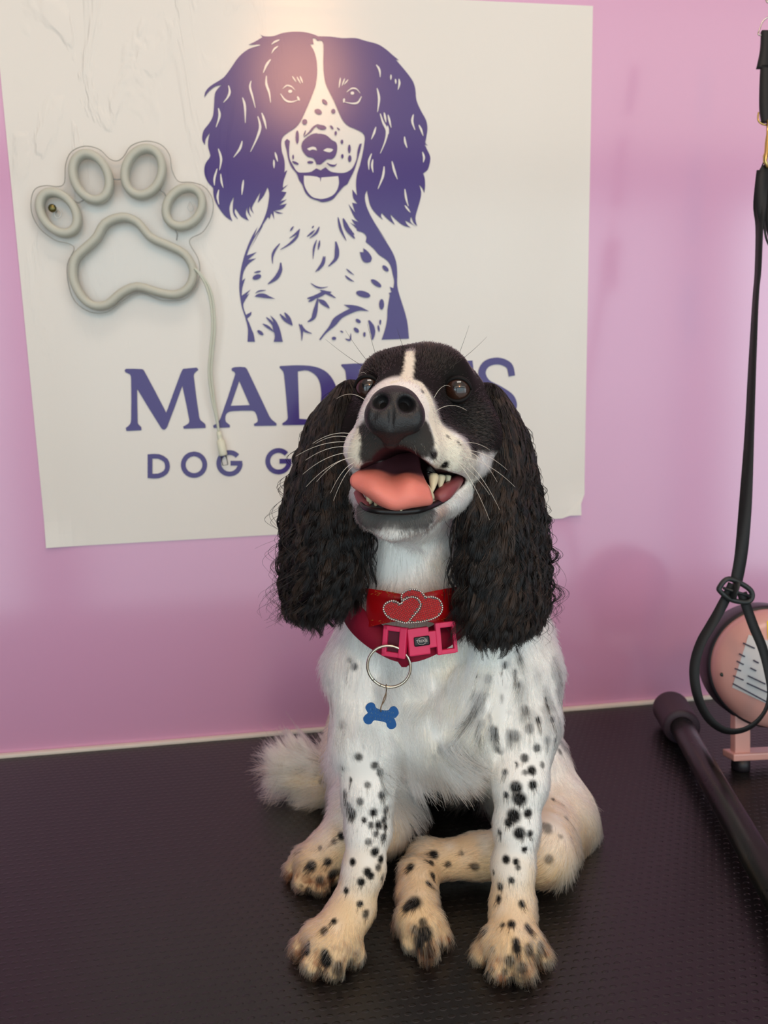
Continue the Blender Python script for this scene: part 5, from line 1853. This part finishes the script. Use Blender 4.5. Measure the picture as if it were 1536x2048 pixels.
# webbing tab carrying the ring
bm = bmesh.new()
ribbon(bm, [P(812, 1312, .656), P(811, 1322, .655), P(808, 1334, .6545)], [RT, RT, RT], [.018, .014, .004], .002)
obj('ring_tab', bm, col_m, collar)
rc = P(778, 1333, .651)
rr_ = 43 * .651 / FPX
ring_ax = (RT * .10 - UP * .18 - FW)
u_ = RT * 1.0
v_ = UP - RT * .05 - FW * .18
tube('steel_ring', [rc + u_ * rr_ * math.cos(a) + v_ * rr_ * math.sin(a) for a in np.linspace(0, 2 * math.pi, 64, endpoint=False)], .00125, steel, collar, 10, closed=True)
bm = bmesh.new()
for da in (.0, .42):
    a = -2.45 + da
    c = rc + u_ * rr_ * math.cos(a) + v_ * rr_ * math.sin(a)
    d = (-u_ * math.sin(a) + v_ * math.cos(a))
    add_tube(bm, [c - d * .0003, c + d * .0003], .00140, 10)
obj('ring_seam', bm, pm('seam_dark', (90, 84, 74), rough=.4, metal=.8), collar)

tagt = thing('name_tag', 'blue bone shaped name tag hanging from the steel collar ring on the chest', 'name tag', P(762, 1430, .652))
blue = pm('blue_anodised', (6, 74, 134), rough=.4, spec=.5, metal=.3)
noise_bump(blue, 700, .12, .0003, 2)
pale = pm('etched_grey', (96, 132, 162), rough=.5)
TC = P(762, 1431, .650)
tm = frame_at(TC, RT - UP * .20 + FW * .05, UP + RT * .18)
kk_ = .650 / FPX
bone = []
prof = [(-34, 10), (-31, 18), (-24, 22), (-17, 20), (-12, 13), (0, 11), (12, 13), (16, 20), (23, 23), (30, 19), (34, 11), (30, 2), (27, 0), (31, -6), (34, -13), (31, -20), (23, -23), (16, -19), (12, -12), (0, -11), (-12, -12), (-16, -19), (-23, -22), (-30, -19), (-34, -12), (-31, -5), (-27, 0), (-30, 4)]
oc = catmull([np.array(p, float) for p in prof], 4, True)
bm = bmesh.new()
fr = [bm.verts.new(tm @ Vector((p[0] * kk_, p[1] * kk_, .0007))) for p in oc]
bk = [bm.verts.new(tm @ Vector((p[0] * kk_, p[1] * kk_, -.0007))) for p in oc]
for q in tessellate_polygon([[Vector((p[0], p[1], 0)) for p in oc]]):
    bm.faces.new([fr[i] for i in q])
    bm.faces.new([bk[i] for i in q[::-1]])
for i in range(len(fr)):
    j = (i + 1) % len(fr)
    bm.faces.new((fr[i], fr[j], bk[j], bk[i]))
bmesh.ops.recalc_face_normals(bm, faces=bm.faces)
bone_o = obj('bone_plate', bm, blue, tagt, smooth=False)
# engraved lines, too fine to read in the photograph
bm = bmesh.new()
for li, yy in enumerate((10, 1.5, -7)):
    x = -24 + li
    while x < 24:
        w = rnd.uniform(2.5, 4.5)
        h = 3.0
        pts = [(x + rnd.uniform(0, w), yy + rnd.uniform(-h, h)) for _ in range(4)]
        add_tube(bm, [tm @ Vector((a * kk_, b * kk_, .00075)) for a, b in pts], .00016, 4)
        x += w + 1.6
obj('engraving', bm, pale, bone_o)
wire2 = pm('tag_wire', (120, 104, 84), rough=.35, metal=.9)
rb = rc + u_ * rr_ * math.cos(-1.75) + v_ * rr_ * math.sin(-1.75)
bt = np.array(tm @ Vector((-2 * kk_, 9 * kk_, .0012)))
lk = catmull([rb + UP * .0022 - FW * .0012, rb - FW * .0026, rb - UP * .004 - FW * .0010, (rb + bt) / 2 - FW * .0008, bt + UP * .003 - FW * .0010, bt - FW * .0014, bt + UP * .0034 + FW * .0012, (rb + bt) / 2 + RT * .0016 + FW * .0012, rb - UP * .0035 + FW * .0012, rb + FW * .0024], 6, True)
tube('wire_link', lk, .00045, wire2, tagt, 8, closed=True)

# ---- bow
satin = pm('red_satin', (158, 6, 14), rough=.4, spec=.4)
n, l, b = nodes(satin)
gold = pm('gold_thread', (206, 130, 60), rough=.35, metal=.7)
bow = thing('bow', 'red satin bow with gold thread and beaded double heart brooch, above the buckle', 'bow', P(822, 1215, .655))


def loop(side, cx):
    """one bow loop: closed band, pinched at the middle"""
    dx = -1 if side < 0 else 1
    ks = np.linspace(0, 1, 26)
    rowsT, rowsB = [], []
    bm = bmesh.new()
    rows = []
    span = (822 - 732) if side < 0 else (912 - 822)
    for s in ks:
        a = s * 2 * math.pi
        r = .5 - .5 * math.cos(a)          # 0 centre .. 1 outer end
        depth = math.sin(a) * .0062
        h = 21 + 19 * r ** .7
        px = 822 + dx * span * r
        py = 1214 + (1.5 * r if side < 0 else -1 * r)
        D = .655 + (.022 * r * r) - depth
        wob = 2.2 * math.sin(5 * r + side)
        rows.append([bm.verts.new(tuple(P(px + (4 * dx if k in (0, 6) else 0) * r, py + h * (1 - 2 * k / 6) * -1 + wob * math.sin(k * 1.7), D + .0018 * math.cos(k * 2.1 + s * 4)))) for k in range(7)])
    for i in range(len(rows) - 1):
        for k in range(6):
            bm.faces.new((rows[i][k], rows[i][k + 1], rows[i + 1][k + 1], rows[i + 1][k]))
    bmesh.ops.recalc_face_normals(bm, faces=bm.faces)
    o = obj('ribbon_loop', bm, satin, bow)
    so = o.modifiers.new('thick', 'SOLIDIFY')
    so.thickness = .0008
    sb = o.modifiers.new('soft', 'SUBSURF')
    sb.levels = sb.render_levels = 2
    bm = bmesh.new()
    for q in range(46):
        s = rnd.uniform(.14, .40)
        a = s * 2 * math.pi
        r = .5 - .5 * math.cos(a)
        k = rnd.choice((-1, 1)) * rnd.uniform(.62, .98)
        px = 822 + dx * span * r
        D = .655 + .022 * r * r - math.sin(a) * .0062 - .0010
        h = 21 + 19 * r ** .7
        p0 = P(px, 1214 + h * k, D)
        add_tube(bm, [p0, P(px + rnd.uniform(-6, 6), 1214 + h * k + rnd.uniform(-3, 3), D - .0004)], .00018, 4)
    obj('gold_thread', bm, gold, o)


loop(-1, 0)
loop(1, 0)
# brooch
qz = Q(680, 1140, 5.486)
h1 = qz((660, 378), (625, 350), (585, 338), (540, 345), (495, 372), (476, 420), (495, 480), (545, 528), (630, 558), (735, 580), (790, 520), (840, 462), (875, 410), (882, 360), (852, 315), (800, 296), (742, 305), (695, 338))
h2 = qz((676, 330), (676, 275), (715, 232), (790, 210), (860, 222), (912, 260), (940, 297), (1010, 294), (1080, 320), (1116, 370), (1122, 430), (1095, 488), (1030, 530), (940, 558), (850, 574), (735, 582), (800, 500), (880, 400), (850, 310), (760, 300))
silver_b = pm('silver_bead', (214, 210, 202), rough=.2, metal=.9)
red_b = pm('red_glass_bead', (206, 12, 20), rough=.12, spec=.7)
felt = pm('grey_felt', (96, 92, 92), rough=.9)


def inside(p, poly):
    x, y = p
    c = False
    for i in range(len(poly)):
        (x1, y1), (x2, y2) = poly[i - 1], poly[i]
        if (y1 > y) != (y2 > y) and x < (x2 - x1) * (y - y1) / (y2 - y1) + x1:
            c = not c
    return c


def bead(bm, c, rx, ry, rz, ang):
    m = Matrix.Translation(Vector(tuple(c))) @ Matrix(((RT[0], UP[0], FW[0], 0), (RT[1], UP[1], FW[1], 0), (RT[2], UP[2], FW[2], 0), (0, 0, 0, 1))) @ Matrix.Rotation(ang, 4, 'Z') @ Matrix.Diagonal((rx, ry, rz, 1))
    bmesh.ops.create_uvsphere(bm, u_segments=8, v_segments=6, radius=1.0, matrix=m)


def resample(poly, step):
    out = []
    pts = [np.array(p) for p in poly]
    acc = 0.0
    for i in range(len(pts)):
        a, b = pts[i - 1], pts[i]
        L_ = np.linalg.norm(b - a)
        while acc < L_:
            out.append((a + (b - a) * acc / L_, math.atan2(-(b - a)[1], (b - a)[0])))
            acc += step
        acc -= L_
    return out


for nm, poly, D, ang0, excl in (('heart', h1, .6395, -.30, None), ('heart', h2, .6415, .55, h1)):
    sp = smooth_poly(poly, 4, corner=70)
    bm = bmesh.new()
    f_ = [bm.verts.new(tuple(P(p[0], p[1], D))) for p in sp]
    b_k = [bm.verts.new(tuple(P(p[0], p[1], D + .0030))) for p in sp]
    for q in tessellate_polygon([[Vector((p[0], p[1], 0)) for p in sp]]):
        bm.faces.new([f_[i] for i in q])
        bm.faces.new([b_k[i] for i in q[::-1]])
    for i in range(len(f_)):
        j = (i + 1) % len(f_)
        bm.faces.new((f_[i], f_[j], b_k[j], b_k[i]))
    bmesh.ops.recalc_face_normals(bm, faces=bm.faces)
    ho = obj(nm, bm, felt, bow, smooth=False)
    kx = D / FPX
    bm = bmesh.new()
    for p, a in resample(sp, 4.4):
        if excl is not None and (inside(p, excl)):
            continue
        bead(bm, P(p[0], p[1], D - .0006), 2.2 * kx, 2.3 * kx, 2.2 * kx, a)
    obj('silver_bead_rim', bm, silver_b, ho)
    bm = bmesh.new()
    ca, sa = math.cos(ang0), math.sin(ang0)
    c0 = np.mean(np.array(poly), axis=0)
    for i in range(-16, 17):
        for j in range(-24, 25):
            u, v = i * 5.0 + (j % 2) * 2.5, j * 2.5
            x, y = c0[0] + u * ca + v * sa, c0[1] - u * sa + v * ca
            if not inside((x, y), sp) or (excl is not None and inside((x, y), excl)):
                continue
            if min(np.hypot(x - q[0], y - q[1]) for q in sp) < 2.6:
                continue
            bead(bm, P(x, y, D - .0004), 2.5 * kx, 1.2 * kx, 1.2 * kx, ang0)
    obj('red_beading', bm, red_b, ho)

# ------------------------------------------------------------------ grooming loop hanging at the right
nylon = pm('black_nylon', (24, 24, 25), rough=.6)
noise_bump(nylon, 1200, .4, .0005, 2)
plastic = pm('black_slider', (36, 40, 40), rough=.4)
brass = pm('brass_clip', (206, 176, 110), rough=.25, metal=1.0)
chrome = pm('chrome', (206, 200, 190), rough=.15, metal=1.0)
SD = .93
noose = thing('grooming_loop', 'black nylon grooming loop with brass clip hanging in front of the pink wall', 'grooming loop', P(1470, 1180, SD))


def strap(name, pts, sides, w, th=.0016, n=6):
    c = catmull([P(*p) for p in pts], n)
    s = catmull([np.array(v, float) for v in sides], n)
    s = [RT * v[0] - UP * v[1] - FW * v[2] for v in s]
    ww = w if np.isscalar(w) else [float(x[0]) for x in catmull([np.array([v, 0.0]) for v in w], n)]
    bm = bmesh.new()
    ribbon(bm, c, s, ww, th)
    return obj(name, bm, nylon, noose)


strap('strap', [(1526, 340, SD), (1520, 400, SD), (1519, 450, SD), (1516, 540, SD), (1511, 600, SD), (1504, 740, SD), (1498, 880, SD), (1490, 1020, SD), (1482, 1110, SD), (1472, 1165, SD)],
      [(1, 0, .1), (.8, 0, .5), (.12, 0, 1), (.0, 0, 1), (-.03, 0, 1), (.12, 0, 1), (.3, 0, .95), (.7, 0.05, .6), (1, .15, .1), (1, .2, 0)], .0145)
strap('noose_strap', [(1466, 1168, SD - .003), (1452, 1196, SD), (1434, 1230, SD), (1419, 1255, SD), (1402, 1285, SD), (1390, 1325, SD), (1390, 1365, SD), (1400, 1406, SD), (1420, 1440, SD), (1448, 1460, SD), (1478, 1462, SD), (1507, 1449, SD), (1530, 1422, SD), (1541, 1385, SD), (1536, 1340, SD), (1525, 1296, SD), (1508, 1255, SD), (1496, 1222, SD), (1484, 1186, SD - .003)],
      [(.9, .4, 0), (.9, .4, 0), (.75, .4, .5), (.6, .4, .7), (.6, .3, .75), (.85, 0, .55), (.9, 0, .45), (.6, -.3, .75), (.5, -.5, .7), (.15, -.7, .7), (-.1, -.7, .7), (-.4, -.6, .65), (-.6, -.3, .7), (-.8, 0, .5), (-.9, .2, .3), (-.9, .3, .1), (-.95, .3, 0), (-.95, .3, 0), (-.95, .3, 0)], .0115)
sm_ = frame_at(P(1472, 1182, SD - .004), RT * 1.0 - UP * .30, UP)
bm = bmesh.new()
w2_, h2_ = .0200, .0115
for pts in ([(-w2_ * .62, h2_, 0), (w2_ * .55, h2_ * .72, 0), (w2_, h2_ * .1, 0), (w2_ * .85, -h2_ * .75, 0), (-w2_ * .1, -h2_, 0), (-w2_ * .85, -h2_ * .55, 0), (-w2_, -h2_ * .1, 0)],):
    add_tube(bm, [sm_ @ Vector(p) for p in catmull([np.array(p) for p in pts], 5, True)], .0032, 8, closed=True)
obj('slider', bm, plastic, noose)
bm = bmesh.new()
add_tube(bm, [sm_ @ Vector((-w2_ * .15, h2_ * .95, .0025)), sm_ @ Vector((-w2_ * .15, -h2_ * .9, .0025))], .0052, 10, flat=(.35, 1.5))
add_tube(bm, [sm_ @ Vector((-w2_ * .8, -.001, .001)), sm_ @ Vector((w2_ * .9, -.001, .001))], .0017, 8)
obj('slider_bar', bm, plastic, noose)
# upper webbing, rings and clip
strap('webbing', [(1532, 62, SD), (1531, 100, SD), (1527, 137, SD)], [(1, 0, 0)] * 3, [.0110, .0120, .0165], .004)
strap('webbing', [(1532, 132, SD), (1531, 170, SD), (1531, 215, SD), (1532, 245, SD)], [(1, 0, 0)] * 4, [.0120, .0130, .0135, .0100], .004)
strap('clip_webbing', [(1528, 332, SD + .002), (1523, 360, SD), (1522, 410, SD), (1523, 440, SD), (1524, 450, SD)], [(1, 0, .1)] * 5, [.006, .0130, .0120, .0070, .004], .004)
strap('clip_webbing', [(1540, 334, SD + .006), (1540, 400, SD + .006), (1541, 440, SD + .006), (1545, 480, SD + .006)], [(1, 0, .1)] * 4, [.007, .009, .013, .007], .004)
strap('side_cord', [(1528, 446, SD), (1531, 470, SD), (1536, 486, SD), (1544, 500, SD)], [(1, 0, .2)] * 4, .0024, .0012)
tube('top_ring', catmull([P(1545, 32, SD), P(1528, 40, SD), P(1520, 56, SD), P(1518, 70, SD), P(1545, 66, SD), P(1552, 45, SD)], 6, True), .0009, chrome, noose, 8, closed=True)
tube('hook_ring', catmull([P(1534, 4, SD), P(1540, 3, SD), P(1546, -6, SD), P(1540, -14, SD), P(1532, -8, SD)], 6, True), .0011, chrome, noose, 8, closed=True)
strap('hanging_strap', [(1542, -120, SD), (1541, -60, SD), (1540, -6, SD)], [(1, 0, 0)] * 3, .010, .002)
tube('clip_eye', catmull([P(1517, 225, SD), P(1516, 238, SD), P(1521, 246, SD), P(1534, 250, SD), P(1552, 245, SD), P(1556, 225, SD)], 6), .0011, brass, noose, 8)
tube('snap_body', [P(1535, 240, SD - .002), P(1535, 268, SD - .002), P(1534, 285, SD - .002), P(1533, 306, SD - .002), P(1531, 312, SD - .002), P(1530, 322, SD - .002), P(1535, 336, SD - .002)], [.0012, .0014, .0024, .0026, .0030, .0024, .0018], brass, noose, 12)
strap('side_cord', [(1529, 320, SD), (1525, 330, SD), (1521, 342, SD)], [(1, 0, .2)] * 3, .0016, .0012)

# ------------------------------------------------------------------ pole lying on the mat
pole_m = pm('black_pole', (17, 17, 16), rough=.28, spec=.6)
noise_bump(pole_m, 60, .05, .001, 2, rough_var=(.22, .38))
cap_m = pm('rubber_cap', (58, 44, 54), rough=.5)
a_, b_2 = M(1362, 1452, .0265), M(1536, 1757, .0265)
ax_ = (b_2 - a_) / np.linalg.norm(b_2 - a_)
pole = thing('grooming_pole', 'black metal pole with wider rubber end sleeve lying across the mat', 'pole', a_ * np.array([1, 1, 0]))
bm = bmesh.new()
lathe(bm, [(0, -.03), (.0150, -.03), (.0158, -.028), (.0158, .62), (0, .62)], a_, ax_, 40)
obj('shaft', bm, pole_m, pole)
bm = bmesh.new()
lathe(bm, [(.0160, .006), (.0235, .006), (.0252, .004), (.0256, 0), (.0256, -.056), (.0262, -.058), (.0262, -.064), (.0250, -.067), (.0215, -.067), (.0215, -.010), (0, -.010)], a_, ax_, 48)
obj('end_sleeve', bm, cap_m, pole)

# ------------------------------------------------------------------ pink dryer at the right
pink_m = pm('pink_enamel', (214, 160, 150), rough=.35, coat=.4, coat_rough=.15)
blackr = pm('black_rubber_rim', (30, 26, 32), rough=.4)
label_m = pm('paper_label', (206, 206, 206), rough=.5)
text_m = pm('label_print', (70, 66, 84), rough=.6)
yel_m = pm('yellow_sticker', (240, 206, 20), rough=.45)
fc, bc = P(1558, 1342, .985), P(1531, 1329, 1.030)
da_ = (fc - bc) / np.linalg.norm(fc - bc)
dist_ = float(np.linalg.norm(fc - bc))
DR = 118 * 1.0 / FPX
dryer = thing('dryer', 'pink round pet dryer with black rim and spec label at right edge of mat', 'dryer', (fc + bc) / 2 * np.array([1, 1, 0]))
bm = bmesh.new()
lathe(bm, [(0, dist_ + .022), (DR * .35, dist_ + .019), (DR * .70, dist_ + .010), (DR * .90, dist_ + .001), (DR * .985, dist_ - .010), (DR, dist_ - .02), (DR, .0), (DR * .95, -.022), (DR * .6, -.040), (0, -.044)], bc, da_, 72)
obj('housing', bm, pink_m, dryer)
bm = bmesh.new()
lathe(bm, [(DR * .99, .020), (DR * 1.03, .020), (DR * 1.055, .014), (DR * 1.055, -.022), (DR * 1.02, -.028), (DR * .97, -.028)], bc, da_, 72)
obj('rim', bm, blackr, dryer)


def dome(px, py, off=.0012):
    """point on the domed end under a photo pixel"""
    d = FW + RT * ((px - 768) / FPX) - UP * ((py - 1024) / FPX)
    best = None
    for t in np.linspace(.88, 1.10, 600):
        p = EYE + d * t
        q = p - bc
        h = q @ da_
        r = np.linalg.norm(q - da_ * h) / DR
        if r < .985:
            hs = np.interp(r, [0, .35, .70, .90, .985], [dist_ + .022, dist_ + .019, dist_ + .010, dist_ + .001, dist_ - .010])
            if h <= hs:
                best = p
                break
    return None if best is None else best + da_ * off


def patch(name, quad, mt, nu=10, nv=10, off=.0012):
    V_, F_ = [], []
    ok = True
    for j in range(nv + 1):
        for i in range(nu + 1):
            u, v = i / nu, j / nv
            q = (1 - u) * (1 - v) * np.array(quad[0]) + u * (1 - v) * np.array(quad[1]) + u * v * np.array(quad[2]) + (1 - u) * v * np.array(quad[3])
            p = dome(q[0], q[1], off)
            V_.append(p)
    for j in range(nv):
        for i in range(nu):
            a = j * (nu + 1) + i
            f = (a, a + 1, a + nu + 2, a + nu + 1)
            if all(V_[k] is not None for k in f):
                F_.append(f)
    V_ = [fc if v is None else v for v in V_]
    o = mesh_np(name, V_, F_, mt, dryer)
    return o


qd = Q(1360, 1140, 5.12)
lab = patch('label', qd((700, 660), (1150, 800), (1000, 1420), (530, 1200)), label_m)
bm = bmesh.new()


def lab_line(x0, y0, x1, y1, w=.0009):
    pts = [dome(*qd((x0 + (x1 - x0) * k / 6, y0 + (y1 - y0) * k / 6))[0], .0020) for k in range(7)]
    pts = [p for p in pts if p is not None]
    if len(pts) > 1:
        add_tube(bm, pts, w, 6, flat=(1, 1))


for a in ((600, 855, 660, 885), (575, 930, 645, 965), (555, 1005, 620, 1030), (540, 1080, 645, 1125), (535, 1160, 880, 1345), (745, 920, 800, 950), (715, 1000, 775, 1030), (690, 1080, 870, 1165), (680, 1155, 890, 1250), (640, 745, 760, 800), (880, 960, 980, 1010), (900, 1060, 1000, 1110)):
    lab_line(*a)
obj('label_print', bm, text_m, lab)
patch('sticker', qd((885, 520), (1060, 540), (1060, 720), (895, 700)), yel_m, off=.0016)
bm = bmesh.new()
sc_ = dome(*qd((430, 1070))[0], 0)
if sc_ is not None:
    lathe(bm, [(0, 0), (.0026, 0), (.0026, .0010), (.0018, .0018), (0, .0018)], sc_, da_, 16)
    obj('screw', bm, pm('screw_dark', (60, 66, 60), rough=.4, metal=.8), dryer)
# bracket feet
ft = M(1489, 1516, .020)
for k, dx in enumerate((0, .105)):
    o_ = ft + RT * dx + FW * .01
    bm = bmesh.new()
    m_ = frame_at(o_, RT + FW * .15, UP)
    add_box(bm, (-.012, .0, -.006), (.010, .066, .006), .002, m_)
    add_box(bm, (-.018, -.0035, -.014), (.050 if k == 0 else .012, .006, .012), .002, m_)
    obj('bracket', bm, pink_m, dryer, smooth=False)
    bm = bmesh.new()
    lathe(bm, [(0, -.001), (.011, -.001), (.012, .002), (.011, .0165), (0, .0165)], (o_[0], o_[1], 0.001), (0, 0, 1), 24)
    obj('rubber_foot', bm, blackr, dryer)
